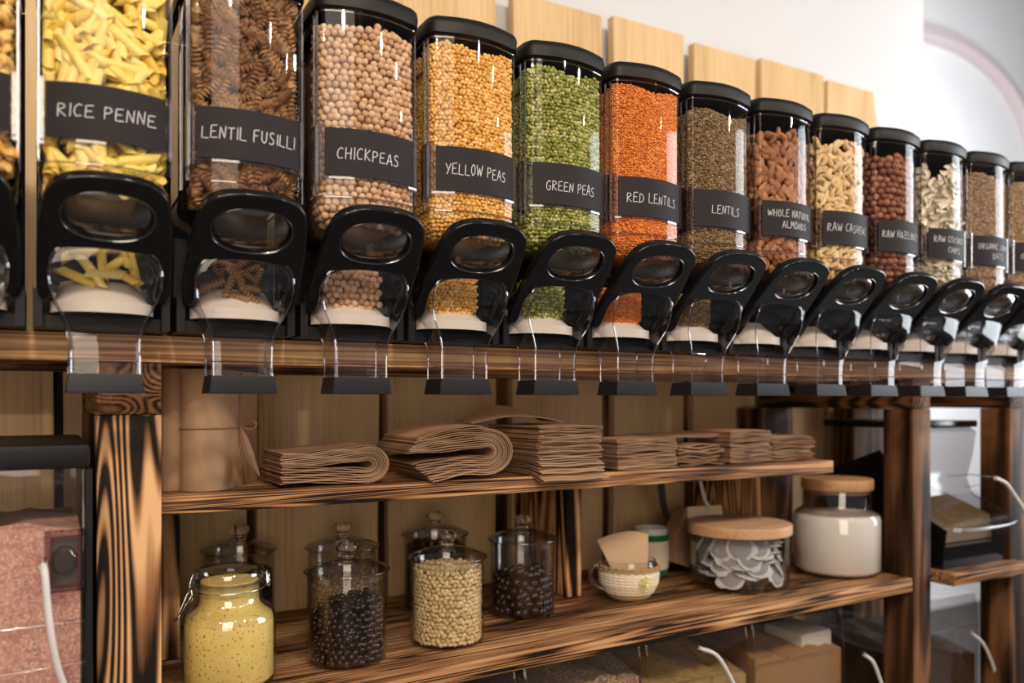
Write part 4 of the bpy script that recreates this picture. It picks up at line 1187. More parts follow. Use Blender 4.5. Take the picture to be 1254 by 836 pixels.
# wide jar of coffee pods
x, y = atD(905, 1.855); zj = zs(x) + 0.0008
pj = empty('pod_jar', (x, y, zj), 'wide round glass jar of coffee pods with a flat wooden lid', 'jar')
PRr = 0.1085
mb = MB().lathe([(0.0, 0.002), (PRr - 0.014, 0.0), (PRr - 0.004, 0.004), (PRr, 0.013), (PRr, 0.116), (PRr - 0.003, 0.116), (PRr - 0.003, 0.014), (PRr - 0.012, 0.007), (0.0, 0.006)], 64)
link('body', mb.mesh('pod_jar_body', 50), glassm, pj)
mb = MB().lathe([(0.0, 0.117), (PRr + 0.003, 0.117), (PRr + 0.0055, 0.119), (PRr + 0.006, 0.122), (PRr + 0.006, 0.138), (PRr + 0.0045, 0.1405), (PRr + 0.001, 0.1415), (0.0, 0.1415)], 64)
link('lid', mb.mesh('pod_jar_lid', 40), lid_wood, pj)
def pod_mesh(seed):
    r = random.Random(seed); mb = MB(); n = 26; rs = []
    out = [0.0335 + 0.0012 * math.sin(3 * t + seed) + (0.007 if abs(((t - 1 + PI) % (2 * PI)) - PI) < 0.35 else 0) for t in [2 * PI * k / n for k in range(n)]]
    wob = [0.0016 * math.sin(2 * 2 * PI * k / n + seed) for k in range(n)]
    for f_, z in ((1.0, 0.0), (0.86, 0.0003), (0.80, 0.0032), (0.60, 0.0050), (0.25, 0.0058)):
        rs.append([((out[k] if f_ > 0.84 else 0.0335) * f_ * math.cos(2 * PI * k / n), (out[k] if f_ > 0.84 else 0.0335) * f_ * math.sin(2 * PI * k / n), z + (wob[k] * (1 if f_ > .95 else 0.5 if f_ > .84 else 0))) for k in range(n)])
    mb.rings(rs, True, False, True)
    lo = [[(p[0], p[1], -p[2] * 0.9 - 0.0006 if i > 0 else p[2] - 0.0006) for p in rg] for i, rg in enumerate(rs)]
    mb.rings(lo, True, False, True); mb.rings([rs[0], lo[0]], True)
    return mb.mesh('coffee_pod', 40)
pods = [pod_mesh(k) for k in range(3)]
for m in pods: m.materials.append(pod_m)
cnt = 0
for row, (zz, nn) in enumerate(((0.022, 8), (0.044, 8), (0.066, 8), (0.084, 8))):
    for k in range(nn):
        a = CAMA - 1.9 + 3.8 * (k + (0.5 if row % 2 else 0)) / nn
        face = R.random() < 0.55 and 0.6 or 0.0
        o = bpy.data.objects.new('coffee_pod', pods[cnt % 3]); C.objects.link(o); cnt += 1
        rad = PRr - 0.012 if face else PRr - 0.043
        nrm = Vector((math.cos(a) * face, math.sin(a) * face, R.uniform(0.15, 0.5) if face else 1.0)) + Vector((R.uniform(-.25, .25), R.uniform(-.25, .25), 0))
        if face: rad -= 0.008 + 0.02 * abs(nrm.normalized().z)
        o.rotation_euler = (nrm.normalized().to_track_quat('Z', 'Y').to_matrix() @ Matrix.Rotation(R.uniform(0, 6.28), 3, 'Z')).to_euler()
        o.location = (x + rad * math.cos(a), y + rad * math.sin(a), zj + zz + 0.012 + R.uniform(-.003, .003))
        o.scale = (0.9, 0.9, 0.9)
        tag(o, 'round grey-white coffee pod in the wide jar with wooden lid', 'coffee pod', 'coffee pods in the wide jar')
pz = MB()
ppts = [(0.040 * math.cos(k * 2.4) * math.sqrt(k / 30), 0.040 * math.sin(k * 2.4) * math.sqrt(k / 30), 0.015 + 0.0026 * k) for k in range(30)]
pv = np.array([v.co[:] for v in pods[0].vertices]); pf = np.array([(q.vertices[0], q.vertices[j], q.vertices[j + 1]) for q in pods[0].polygons for j in range(1, len(q.vertices) - 1)])
me = scatter_mesh('coffee_pod_pile', (pv, pf), ppts, (1, 1, 1), None, 0.02)
tag(link('coffee_pod_pile', me, plain('pod_paper_inner', (0.32, 0.31, 0.32), 0.8), None, (x, y, zj)), 'coffee pods in the middle of the wide jar', 'coffee pods', kind='stuff')

# white powder jar with cork lid
x, y = atD(1025, 1.975); zj = zs(x) + 0.0008
wj = empty('powder_jar', (x, y, zj), 'broad-shouldered glass jar of white powder with a cork lid', 'jar')
WP = [(0.0, 0.003), (0.080, 0.0), (0.093, 0.004), (0.099, 0.014), (0.100, 0.130), (0.097, 0.142), (0.088, 0.150), (0.080, 0.155), (0.0775, 0.162), (0.0775, 0.196)]
mb = MB().lathe(WP, 60); link('body', mb.mesh('powder_jar_body', 50), clipglass, wj)
mb = MB().lathe([(max(0, r - 0.0025), z) for r, z in WP[5:]], 60); link('dusting', mb.mesh('dusting', 50), dust_m, wj)
mb = MB().lathe([(0.0, 0.190), (0.073, 0.190), (0.073, 0.198), (0.0800, 0.199), (0.0815, 0.202), (0.0815, 0.222), (0.0795, 0.2245), (0.0, 0.225)], 60)
link('lid', mb.mesh('cork_lid', 40), cork_m, wj)
mb = MB().lathe([(0.0, 0.005), (0.085, 0.005), (0.0965, 0.014), (0.0970, 0.128), (0.093, 0.139), (0.085, 0.144), (0.07, 0.143), (0.04, 0.150), (0.0, 0.152)], 48)
tag(link('white_powder', mb.mesh('white_powder', 60), powder_m, None, (x, y, zj)), 'fine white powder filling the broad-shouldered jar', 'powder', kind='stuff')

# ------------------------------------------------------------------ cup in a crocheted cosy with paper filters
x, y = atD(770, 1.745); zj = zs(x) + 0.0008
cu = empty('glass_cup', (x, y, zj), 'round glass cup in a cream crocheted cosy with a flower', 'cup')
CP = [(0.0, 0.003), (0.030, 0.0), (0.038, 0.004), (0.050, 0.016), (0.0590, 0.034), (0.0610, 0.052), (0.0595, 0.070), (0.0565, 0.082)]
mb = MB().lathe(CP, 48); mb.lathe([(r - 0.002, z) for r, z in CP[1:]], 48); mb.tube([(0.0560 * math.cos(2 * PI * k / 40), 0.0560 * math.sin(2 * PI * k / 40), 0.082) for k in range(40)], 0.0014, 6, closed=True)
link('body', mb.mesh('cup_body', 50), glassm, cu)
mb = MB()
def cs(a, z): p = rt * a + fw * (-0.004); return (p.x, p.y, z)
mb.tube(catmull([cs(-0.054, 0.066), cs(-0.068, 0.070), cs(-0.080, 0.060), cs(-0.080, 0.042), cs(-0.070, 0.026), cs(-0.054, 0.018)], 8), 0.0042, 10)
link('handle', mb.mesh('cup_handle', 60), solid_glass, cu)
# knitted cosy: rows of small stitches as raised relief
mb = MB(); rs = []; nn = 120; rows = 60
def cupr(z):
    for (r0, z0), (r1, z1) in zip(CP, CP[1:]):
        if z <= z1: return r0 + (r1 - r0) * max(0, (z - z0)) / (z1 - z0)
    return CP[-1][0]
for i in range(rows + 1):
    z = 0.012 + 0.052 * i / rows
    rg = []
    for k in range(nn):
        a = 2 * PI * k / nn
        rr = cupr(z) + 0.0022 + 0.0011 * abs(math.sin(i / rows * PI * 8)) + 0.0006 * math.sin(k * 2 * PI / 4 + (1.5 if (i * 8 // rows) % 2 else 0))
        rg.append((rr * math.cos(a), rr * math.sin(a), z))
    rs.append(rg)
mb.rings(rs, True)
ks = link('cosy', mb.mesh('cosy', 80), cream_wool, cu)
mb = MB()
for zz, rr in ((0.0645, 0.0632), (0.0695, 0.0625)):
    mb.tube([((rr + 0.0008 * math.sin(k * 1.57)) * math.cos(2 * PI * k / 96), (rr + 0.0008 * math.sin(k * 1.57)) * math.sin(2 * PI * k / 96), zz + 0.0009 * math.cos(k * 1.57)) for k in range(96)], 0.0028, 6, closed=True)
link('cosy_edge', mb.mesh('cosy_edge', 80), tan_wool, ks)
mb = MB()
for zz, rr in ((0.0035, 0.0375), (0.0085, 0.0440)):
    mb.tube([(rr * math.cos(2 * PI * k / 72), rr * math.sin(2 * PI * k / 72), zz + 0.0006 * math.sin(k * 2)) for k in range(72)], 0.0027, 6, closed=True)
link('cosy_base', mb.mesh('cosy_base', 80), tan_wool, ks)
mb = MB()
fa = CAMA + 0.42
fc = Vector((0.0645 * math.cos(fa), 0.0645 * math.sin(fa), 0.042)); fn = Vector((math.cos(fa), math.sin(fa), 0)); ft = Vector((-math.sin(fa), math.cos(fa), 0)); fu = Vector((0, 0, 1))
for layer, (rad, npet, lift) in enumerate(((0.015, 8, 0.0), (0.010, 7, 0.003), (0.005, 5, 0.006))):
    for p in range(npet):
        t = 2 * PI * p / npet + layer * 0.4
        loop = []
        for q in range(9):
            u = 2 * PI * q / 9
            rr = rad * (0.62 + 0.38 * math.cos(u)); lat = rad * 0.30 * math.sin(u)
            loop.append(tuple(fc + fn * (lift + 0.002 * math.cos(u)) + (ft * math.cos(t) + fu * math.sin(t)) * rr + (-ft * math.sin(t) + fu * math.cos(t)) * lat))
        mb.tube(loop, 0.0016, 5, closed=True)
link('flower', mb.mesh('flower', 80), lemon_wool, ks)
# stack of fan-shaped paper filters standing in the cup
for i in range(3):
    mb = MB(); v = []; nn = 18; offs = 0.0012 * i
    ptsf = [(-0.030, 0.0), (-0.071, 0.088)]
    arcp = [(-0.071 + 0.118 * t / nn, 0.088 + 0.030 * math.sin(PI * (0.10 + 0.62 * t / nn)) - 0.009) for t in range(nn + 1)]
    poly = [(-0.022, 0.0)] + arcp + [(0.046, 0.060), (0.044, 0.020), (0.030, 0.0)]
    fr_, bk_ = [], []
    for a, z in poly:
        bow = 0.012 * (a / 0.07) ** 2 + offs
        p = rt * (a * 0.92) + fw * (bow + (z - 0.03) * 0.10)
        fr_.append((p.x, p.y, 0.030 + z)); q = p + fw * 0.0009; bk_.append((q.x, q.y, 0.030 + z))
    m_ = len(fr_)
    mb.add(fr_ + bk_, [tuple(range(m_)), tuple(reversed(range(m_, 2 * m_)))] + [(k, (k + 1) % m_, m_ + (k + 1) % m_, m_ + k) for k in range(m_)])
    tag(link('paper_filter', mb.mesh('paper_filter', 20), kraft_l, None, (x, y, zj + i * 0.0)), 'fan-shaped brown paper coffee filter standing in the cosy cup', 'paper filter', 'paper filters in the cup')

# tall glass in a green and cream cosy
x, y = atD(797, 1.97); zj = zs(x) + 0.0008
tg = empty('tall_glass', (x, y, zj), 'pale tumbler in a cream and green crocheted cosy behind the cup', 'glass')
mb = MB().lathe([(0.0, 0.002), (0.032, 0.0), (0.036, 0.01), (0.038, 0.06), (0.0395, 0.112), (0.0375, 0.112), (0.036, 0.06), (0.034, 0.012), (0.0, 0.010)], 40)
link('body', mb.mesh('tall_glass_body', 50), plain('milky_glass', (0.72, 0.70, 0.70), 0.25, spec=0.6), tg)
def knit(z0, z1, mat, nm, rbase=0.0395, nr=10, bulge=0.003):
    mb = MB(); rs = []
    for i in range(nr * 4 + 1):
        z = z0 + (z1 - z0) * i / (nr * 4); t = i / (nr * 4)
        rs.append([((rbase + bulge * math.sin(PI * t) + 0.0010 * abs(math.sin(i * PI / 4)) + 0.0007 * math.sin(k * PI / 2 + (i // 4) * 1.6)) * math.cos(2 * PI * k / 96), (rbase + bulge * math.sin(PI * t) + 0.0010 * abs(math.sin(i * PI / 4)) + 0.0007 * math.sin(k * PI / 2 + (i // 4) * 1.6)) * math.sin(2 * PI * k / 96), z) for k in range(96)])
    mb.rings(rs, True); return link(nm, mb.mesh(nm, 80), mat, tg)
knit(0.016, 0.084, cream_wool, 'cosy'); knit(0.083, 0.098, green_wool, 'cosy_band', 0.0410, 3, 0.001); knit(0.002, 0.017, green_wool, 'cosy_foot', 0.0385, 3, 0.001)

# kraft pouch, card, ribbon and dark strap behind the pod jar
kp = empty('kraft_pouch', (1.33, 1.52, zs(1.33)), 'tilted kraft paper pouch with a cream folded top behind the pod jar', 'paper bag')
def slab(name, pts, Y, th, mat, parent, tilt=0.0):
    mb = MB(); P = []
    for px, py in pts:
        X, D = atY(px, Y); P.append((X, zpix(py, D)))
    c = parent.location if parent else Vector((0, 0, 0))
    f_ = [(a - c.x, Y - c.y + tilt * (b + 0.4), b - c.z) for a, b in P]; b_ = [(a, q + th, z) for a, q, z in f_]
    m = len(P); mb.add(f_ + b_, [tuple(range(m)), tuple(reversed(range(m, 2 * m)))] + [(k, (k + 1) % m, m + (k + 1) % m, m + k) for k in range(m)])
    return link(name, mb.mesh(name, 20), mat, parent)
slab('body', [(843, 622), (826, 658), (825, 688), (842, 694), (884, 694), (887, 622)], 1.50, 0.040, kraft_d, kp, 0.05)
slab('folded_top', [(845, 621), (886, 618.5), (887.5, 636), (845, 636)], 1.494, 0.004, cream_card, kp, 0.05)
mb = MB()
P = [atY(853, 1.52), atY(857, 1.52), atY(861, 1.515)]
pts = [(P[0][0], 1.515, -0.163), (P[1][0], 1.505, zpix(607, P[1][1])), (P[2][0], 1.490, zpix(622, P[2][1]))]
pts = catmull(pts, 8); mb.rings([[(a - 0.004 - 0.002 * i / 16, b, c), (a + 0.004 + 0.002 * i / 16, b, c), (a + 0.004 + 0.002 * i / 16, b + 0.0012, c), (a - 0.004 - 0.002 * i / 16, b + 0.0012, c)] for i, (a, b, c) in enumerate(pts)], True, True, True)
tag(link('ribbon', mb.mesh('ribbon', 30), ribbon_m), 'pale ribbon hanging from the upper shelf above the kraft pouch', 'ribbon')
mb = MB()
sp_ = []
for px, py in ((808, 597), (813, 618), (821, 640), (833, 660)):
    X, D = atY(px, 1.56); sp_.append((X, 1.56, zpix(py, D)))
sp_[0] = (sp_[0][0], 1.56, -0.1625)
pts = catmull(sp_, 8); mb.rings([[(a - 0.011 * (1 - i / 40), b, c), (a + 0.011 * (1 - i / 40), b - 0.001, c), (a + 0.011 * (1 - i / 40), b + 0.002, c), (a - 0.011 * (1 - i / 40), b + 0.003, c)] for i, (a, b, c) in enumerate(pts)], True, True, True)
tag(link('dark_strap', mb.mesh('dark_strap', 30), plain('dark_leather', (0.03, 0.025, 0.03), 0.3)), 'dark glossy strap hanging beside the kraft pouch', 'strap')

# ------------------------------------------------------------------ kraft rolls and paper bags on the upper shelf
ZU = -0.1325
kr = empty('kraft_wrap', (0.205, 1.31, ZU), 'tall wrap of kraft paper tied with jute twine in a bow', 'wrapping paper')
def wrap_ring(z, g=0.0):
    c = Vector((0.2080, 1.306)); tail = Vector((0.304, 1.412)); r = 0.035 + g; out = []
    d = (tail - c).normalized(); nrm = Vector((-d.y, d.x))
    for k in range(17):
        a = PI / 2 + PI * k / 16
        out.append(tuple(c + d * r * math.cos(a) + nrm * r * math.sin(a)) + (z,))
    for t in (0.25, 0.5, 0.75, 1.0):
        out.append(tuple(c + d * (tail - c).length * t - nrm * (r * (1 - t * 0.80) + 0.003 * math.sin(t * 6))) + (z,))
    for t in (1.0, 0.75, 0.5, 0.25):
        out.append(tuple(c + d * (tail - c).length * t + nrm * (r * (1 - t * 0.80))) + (z,))
    return [(p[0] - 0.205, p[1] - 1.31, p[2] - ZU) for p in out]
mb = MB().rings([wrap_ring(z, 0.0006 * math.sin(z * 50)) for z in np.linspace(ZU + 0.0005, 0.047, 12)], True, True, True)
link('paper', mb.mesh('kraft_wrap', 40), kraft, kr)
mb = MB()
twz = -0.040
mb.tube(wrap_ring(twz, 0.0010), 0.0011, 6, closed=True)
bc = None
for p in wrap_ring(twz, 0.0015): pass
c_ = Vector((0.2080, 1.306)); t_ = Vector((0.304, 1.412)); d_ = (t_ - c_).normalized(); n_ = Vector((-d_.y, d_.x))
q_ = c_ + d_ * (t_ - c_).length * 0.40 - n_ * (0.035 * (1 - 0.32) + 0.004); bw = Vector((q_.x - 0.205, q_.y - 1.31, twz - ZU))
def bp_(a, z, d=0.0): q = bw + rt * a - fw * d; return (q.x, q.y, q.z + z)
mb.tube(catmull([bp_(0, 0, .002), bp_(-0.010, 0.016, .007), bp_(-0.019, 0.013, .008), bp_(-0.015, 0.000, .006), bp_(0, 0, .004), bp_(0.014, 0.009, .008), bp_(0.026, 0.005, .008), bp_(0.018, -0.004, .006), bp_(0, 0, .003)], 6), 0.0013, 6)
mb.tube(catmull([bp_(-0.001, 0.085, 0.0), bp_(-0.001, 0.04, 0.001), bp_(0, 0, 0.003), bp_(-0.001, -0.03, 0.002), bp_(-0.004, -0.060, 0.002), bp_(-0.006, -0.080, 0.002)], 6), 0.0010, 6)
link('twine', mb.mesh('twine', 80), twine_m, kr)
mb = MB()
tp_ = catmull([bp_(0.000, 0.0, .004), bp_(0.008, -0.020, .008), bp_(0.020, -0.055, .008), bp_(0.030, -0.076, .006)], 8)
rs = []
for i, p in enumerate(tp_):
    wdt = 0.0065 * math.sin(PI * min(1, (i + 1) / len(tp_) * 0.97)) + 0.0006; q = Vector(p)
    rs.append([tuple(q - rt * wdt), tuple(q - fw * 0.002), tuple(q + rt * wdt), tuple(q + fw * 0.0012)])
mb.rings(rs, True, True, True)
link('tag', mb.mesh('leaf_tag', 30), kraft_d, kr)
mb = MB()
for k in range(1):
    mb.rings([[(0.0215 * (1 + 0.02 * math.sin(3 * a)) * math.cos(a), 0.0215 * math.sin(a), z) for a in [2 * PI * j / 28 for j in range(28)]] for z in (0.0005, 0.06, 0.12, 0.180)], True, True, True)
tag(link('kraft_roll', mb.mesh('kraft_roll', 40), kraft, None, (0.1608, 1.318, ZU)), 'narrow roll of kraft paper between the post and the tied wrap', 'wrapping paper')

def strip_mesh(name, prof, y0, y1, th, fan=0.0):
    """a flattened bag: a path in x,z given a thickness and run back in depth"""
    mb = MB(); P = [Vector((a, 0, b)) for a, b in prof]; rs = []
    for i, p in enumerate(P):
        t = (P[min(i + 1, len(P) - 1)] - P[max(i - 1, 0)]).normalized(); n_ = Vector((-t.z, 0, t.x)) * th / 2
        rs.append([(p.x + n_.x, y0, p.z + n_.z), (p.x - n_.x, y0, p.z - n_.z), (p.x - n_.x, y1, p.z - n_.z), (p.x + n_.x, y1, p.z + n_.z)])
    mb.rings(rs, True, True, True)
    return mb.mesh(name, 40)


def folded_bundle(x0, x1, y0, y1, zb, layers, th, gap, label, group, rz=0.0, splay=0.0, bowup=0.0, mats=None):
    """bags bent double together, open side left, bend right"""
    for i in range(layers):
        r = gap + (i + 0.5) * th                 # radius of the bend
        cz = gap + layers * th
        xr = x1 - (gap + layers * th)
        lo, up = [], []
        Lx = x0 + R.uniform(-0.003, 0.003) + splay * 0.5 * (i / layers)
        n = 9
        for k in range(n):
            t = k / n; x = Lx + (xr - Lx) * t
            up.append((x, cz + (i + 0.5) * th * (0.85 + 0.15 * t) + gap * t ** 2.2 + bowup * (i / layers) * math.sin(PI * min(1, t * 0.9)) + 0.0009 * math.sin(t * 11 + i)))
            xl = Lx + splay * (0.2 + 0.03 * i) + (xr - Lx - splay * (0.2 + 0.03 * i)) * t
            lo.append((xl, cz - (i + 0.5) * th - gap * t ** 2.2 - splay * 0.35 * (1 - t) ** 1.5 + 0.0009 * math.sin(t * 9 + i * 2)))
        bend = [(xr + r * 1.25 * math.cos(a), cz + r * math.sin(a)) for a in [PI / 2 - PI * q / 10 for q in range(11)]]
        prof = up + bend + lo[::-1]
        m = strip_mesh('paper_bag', [(a - x0, b) for a, b in prof], 0 + R.uniform(-.002, .003), (y1 - y0) + R.uniform(-.006, .006), th * 0.62)
        o = link('paper_bag', m, (mats or kraft) if i % 3 else kraft_d, None, (x0, y0, zb), (0, 0, rz))
        tag(o, label, 'paper bag', group)


def flat_stack(x0, x1, y0, y1, zb, h, n, label, group, jit=0.003, rz=0.0, gap_at=None, droop=0.0, wave=0.0008):
    t = h / n
    for i in range(n):
        z = (i + 0.5) * t; W = x1 - x0 + R.uniform(-jit, jit); ph = R.uniform(0, 6); dr = droop * max(0, 1 - i / (n * 0.35))
        mb = MB(); nx = 10; rs = []
        yo = R.uniform(-jit, jit) - dr * 0.7
        for k in range(nx + 1):
            x = W * k / nx; w_ = wave * math.sin(x * 60 + ph) + (0.0022 * math.sin(PI * k / nx) * (1 if gap_at is not None and i >= gap_at else -0.3 if gap_at is not None else 0))
            hh = t * 0.36
            rs.append([(x, yo, z + w_ - hh - dr * 0.9), (x, yo, z + w_ + hh - dr * 0.9), (x, yo + 0.04, z + w_ + hh), (x, y1 - y0, z + w_ + hh), (x, y1 - y0, z + w_ - hh), (x, yo + 0.04, z + w_ - hh)])
        mb.rings(rs, True, True, True)
        o = link('paper_bag', mb.mesh('paper_bag', 30), kraft if i % 3 else kraft_d, None, (x0 + R.uniform(-jit, jit) * 0.6, y0, zb), (0, 0, rz + R.uniform(-0.02, 0.02)))
        tag(o, label, 'paper bag', group)


folded_bundle(0.312, 0.478, 1.256, 1.385, ZU + 0.0005, 10, 0.0026, 0.0055, 'brown paper bag in the doubled-over bundle beside the twine-tied wrap', 'first folded bundle of paper bags')
folded_bundle(0.510, 0.694, 1.244, 1.41, ZU + 0.007, 12, 0.0027, 0.0075, 'brown paper bag in the larger doubled-over bundle with fanned ends', 'second folded bundle of paper bags', rz=-0.03, splay=0.045, bowup=0.012)
flat_stack(0.748, 0.886, 1.228, 1.40, ZU + 0.001, 0.088, 30, 'brown paper bag in the tallest flat stack right of the folded bundles', 'tallest flat stack of paper bags', jit=0.006, rz=0.05, droop=0.014)
# the raised flap bag on top of it
mb = MB(); rs = []
for k in range(9):
    t = k / 8; rs.append([(-0.19 + 0.19 * t, 0.0, 0.012 * math.sin(PI * t) + 0.003), (-0.19 + 0.19 * t, 0.0, 0.012 * math.sin(PI * t) + 0.0045), (-0.15 + 0.19 * t, 0.15, 0.030 * math.sin(PI * t) + 0.0045), (-0.15 + 0.19 * t, 0.15, 0.030 * math.sin(PI * t) + 0.003)])
mb.rings(rs, True, True, True)
tag(link('paper_bag', mb.mesh('paper_bag', 30), kraft_d, None, (0.84, 1.29, ZU + 0.090)), 'single brown paper bag lying loose across the tallest stack', 'paper bag')
flat_stack(0.945, 1.090, 1.262, 1.36, ZU + 0.001, 0.058, 18, 'brown paper bag in the neat flat stack next to the tallest one', 'neat flat stack of paper bags', jit=0.0022, gap_at=10)
flat_stack(1.118, 1.240, 1.295, 1.39, ZU + 0.001, 0.042, 12, 'crumpled brown paper bag in the low uneven stack', 'low uneven stack of paper bags', jit=0.008, rz=0.03, wave=0.0022)
flat_stack(1.257, 1.376, 1.285, 1.40, ZU + 0.001, 0.068, 20, 'brown paper bag in the stack just right of the low uneven one', 'stack right of the low uneven one', jit=0.003, gap_at=12)
flat_stack(1.392, 1.525, 1.300, 1.40, ZU + 0.001, 0.052, 14, 'brown paper bag in the last stack at the right end of the upper shelf', 'last stack of paper bags', jit=0.006, gap_at=7)
mb = MB(); rs = []
for k in range(11):
    t = k / 10; zt = 0.006 + 0.004 * math.sin(t * 5) + 0.010 * t * t
    rs.append([(-0.21 + 0.21 * t, 0.0, zt), (-0.21 + 0.21 * t, 0.0, zt + 0.006 * t + 0.0015), (-0.23 + 0.21 * t, 0.12, zt + 0.006 * t + 0.0015), (-0.23 + 0.21 * t, 0.12, zt)])
mb.rings(rs, True, True, True)
tag(link('paper_bag', mb.mesh('paper_bag', 30), kraft_d, None, (1.275, 1.32, ZU + 0.046)), 'brown paper bag sagging from the stack across the low uneven one', 'paper bag')

# ------------------------------------------------------------------ scoop bins
def bin_box(name, W, D, H, x, y, z, label, fill_name, fill_label, fill_cat, mat, fh, slope=0.05, lid=True, cord=None, grp=None, second=None):
    b = empty(name, (x, y, z), label, 'bin', grp)
    prof = [(0.012, 0.0), (0.0, 0.03), (0.0, H * 0.80), (0.004, H * 0.93), (0.010, H)]     # front: y, z
    mb = MB()
    rings = []
    for yy, zz in prof:
        rings.append([(0.0, D, zz), (0.0, yy + 0.01, zz), (0.003, yy + 0.003, zz), (0.01, yy, zz), (W - 0.01, yy, zz), (W - 0.003, yy + 0.003, zz), (W, yy + 0.01, zz), (W, D, zz)])
    mb.rings(rings, True, True, not lid)
    link('body', mb.mesh('bin_body', 35), plastic2, b)
    mb = MB()
    for xx in (0.002, W - 0.002): mb.tube([(xx, yy + 0.004, zz) for yy, zz in prof], 0.0024, 6)
    mb.tube([(0.004, prof[2][0], prof[2][1]), (W - 0.004, prof[2][0], prof[2][1])], 0.002, 6)
    link('corner_rib', mb.mesh('corner_rib', 60), plastic2, b)
    if lid:
        bm_ = bev_box('lid', x - 0.006, x + W + 0.006, y + 0.022, y + D + 0.004, z + H, z + H + 0.030, black_matte, b, 0.006)
    mb = MB(); g = 0.005; s0 = slope
    v = [(g, prof[0][0] + g, 0.004), (W - g, prof[0][0] + g, 0.004), (W - g, D - g, 0.004), (g, D - g, 0.004)]
    nx, ny = 14, 8; rs = []
    for j in range(ny + 1):
        yy = g + 0.004 + (D - 2 * g - 0.004) * j / ny
        rs.append([(g + (W - 2 * g) * i / nx, yy, fh + slope * (j / ny) + 0.006 * math.sin(i * 0.8 + j) + 0.004 * math.sin(i * 2.1 + 1)) for i in range(nx + 1)])
    mb.rings(rs, False)
    fr0 = [(p[0], p[1], 0.004) for p in rs[0]]; mb.rings([fr0, rs[0]], False)
    mb.rings([[(p[-1][0], p[-1][1], 0.004) for p in rs], [p[-1] for p in rs]], False); mb.rings([[(p[0][0], p[0][1], 0.004) for p in rs], [p[0] for p in rs]], False)
    mb.rings([[(p[0], p[1], 0.004) for p in rs[-1]], rs[-1]], False)
    tag(link(fill_name, mb.mesh(fill_name, 50), mat, None, (x, y, z)), fill_label, fill_cat, kind='stuff')
    if cord:
        mb = MB(); mb.tube(catmull([(a - x, b_ - y, c - z) for a, b_, c in cord], 8), 0.0042, 8)
        link('cord', mb.mesh('cord', 60), cord_m, b)
        mb = MB(); c0 = cord[0]; mb.lathe([(0.0, -0.008), (0.006, -0.007), (0.0075, 0.0), (0.006, 0.007), (0.0, 0.008)], 12, (c0[0] - x, c0[1] - y, c0[2] - z))
        link('cord_knob', mb.mesh('cord_knob', 60), plastic2, b)
    return b


def P3(px, py, Y):
    X, D = atY(px, Y); return (X, Y, zpix(py, D))


brown_mix = speckled('brown_grain_mix', (0.34, 0.21, 0.12), (0.55, 0.42, 0.28), scale=260, lo=0.52, hi=0.62, base2=(0.20, 0.11, 0.06), scale2=90)
ochre_fill = speckled('ochre_flour', (0.42, 0.27, 0.09), (0.30, 0.18, 0.05), scale=60, lo=0.5, hi=0.7)
tan_fill = speckled('tan_sugar', (0.36, 0.19, 0.075), (0.28, 0.14, 0.05), scale=200, lo=0.5, hi=0.7)
pale_fill = speckled('pale_flour', (0.55, 0.48, 0.38), (0.45, 0.37, 0.28), scale=200, lo=0.5, hi=0.7)
dark_fill = speckled('dark_cocoa', (0.05, 0.028, 0.015), (0.09, 0.05, 0.02), scale=200, lo=0.5, hi=0.7)

# pink salt bin at the left
lb = bin_box('scoop_bin', 0.405, 0.37, 0.326, -0.362, 1.130, -0.4095, 'clear bin of pink salt with black lid left of the scorched post', 'pink_salt', 'coarse pink salt filling the bin left of the scorched post', 'salt', pink_salt, 0.262, -0.02,
        cord=[P3(53, 691, 1.108), P3(55, 705, 1.100), P3(58, 740, 1.098), P3(63, 780, 1.098), P3(70, 815, 1.104), P3(80, 845, 1.112)])
a, b = P3(54, 652, 1.118), P3(103, 722, 1.118)
mb = MB(); x0, x1, z1, z0 = a[0] + 0.362, b[0] + 0.362, a[2] + 0.4095, b[2] + 0.4095
for q in ((x0, z0, x1, z0 + 0.007), (x0, z1 - 0.007, x1, z1), (x0, z0, x0 + 0.007, z1), (x1 - 0.007, z0, x1, z1)): mb.box((q[0], -0.014, q[1]), (q[2], -0.0005, q[3]))
link('hatch_frame', mb.mesh('hatch_frame', sm=False), clear('hatch_plastic', tint=(0.80, 0.70, 0.70), edge=(0.5, 0.4, 0.42), rough=0.1, ior=1.6), lb)
mb = MB().box((x0 + 0.007, -0.004, z0 + 0.007), (x1 - 0.007, -0.001, z1 - 0.007)); link('hatch_opening', mb.mesh('hatch_opening', sm=False), plain('dark_hatch', (0.05, 0.035, 0.03), 0.4), lb)
mb = MB(); cxh, czh = (x0 + x1) / 2, (z0 + z1) / 2
mb.rings([[(cxh + r * math.cos(2 * PI * k / 8 + 0.3), yy, czh + r * 1.25 * math.sin(2 * PI * k / 8 + 0.3)) for k in range(8)] for r, yy in ((0.015, -0.004), (0.014, -0.013), (0.011, -0.015))], True, False, True)
link('hatch_knob', mb.mesh('hatch_knob', sm=False), grey_disc, lb)
link('side_frame', MB().box((0.4055, 0.004, 0.0), (0.413, 0.37, 0.326)).mesh('side_frame', sm=False), black_matte, lb)
mb = MB(); zf = zpix(741, P3(60, 741, 1.13)[1] / 1.05) + 0.4095
mb.tube([(0.0, -0.003, zf), (0.405, -0.003, zf)], 0.003, 8); mb.tube([(0.0, -0.003, zf - 0.062), (0.405, -0.003, zf - 0.050)], 0.0022, 8)
link('front_rib', mb.mesh('front_rib', 60), plastic2, lb)

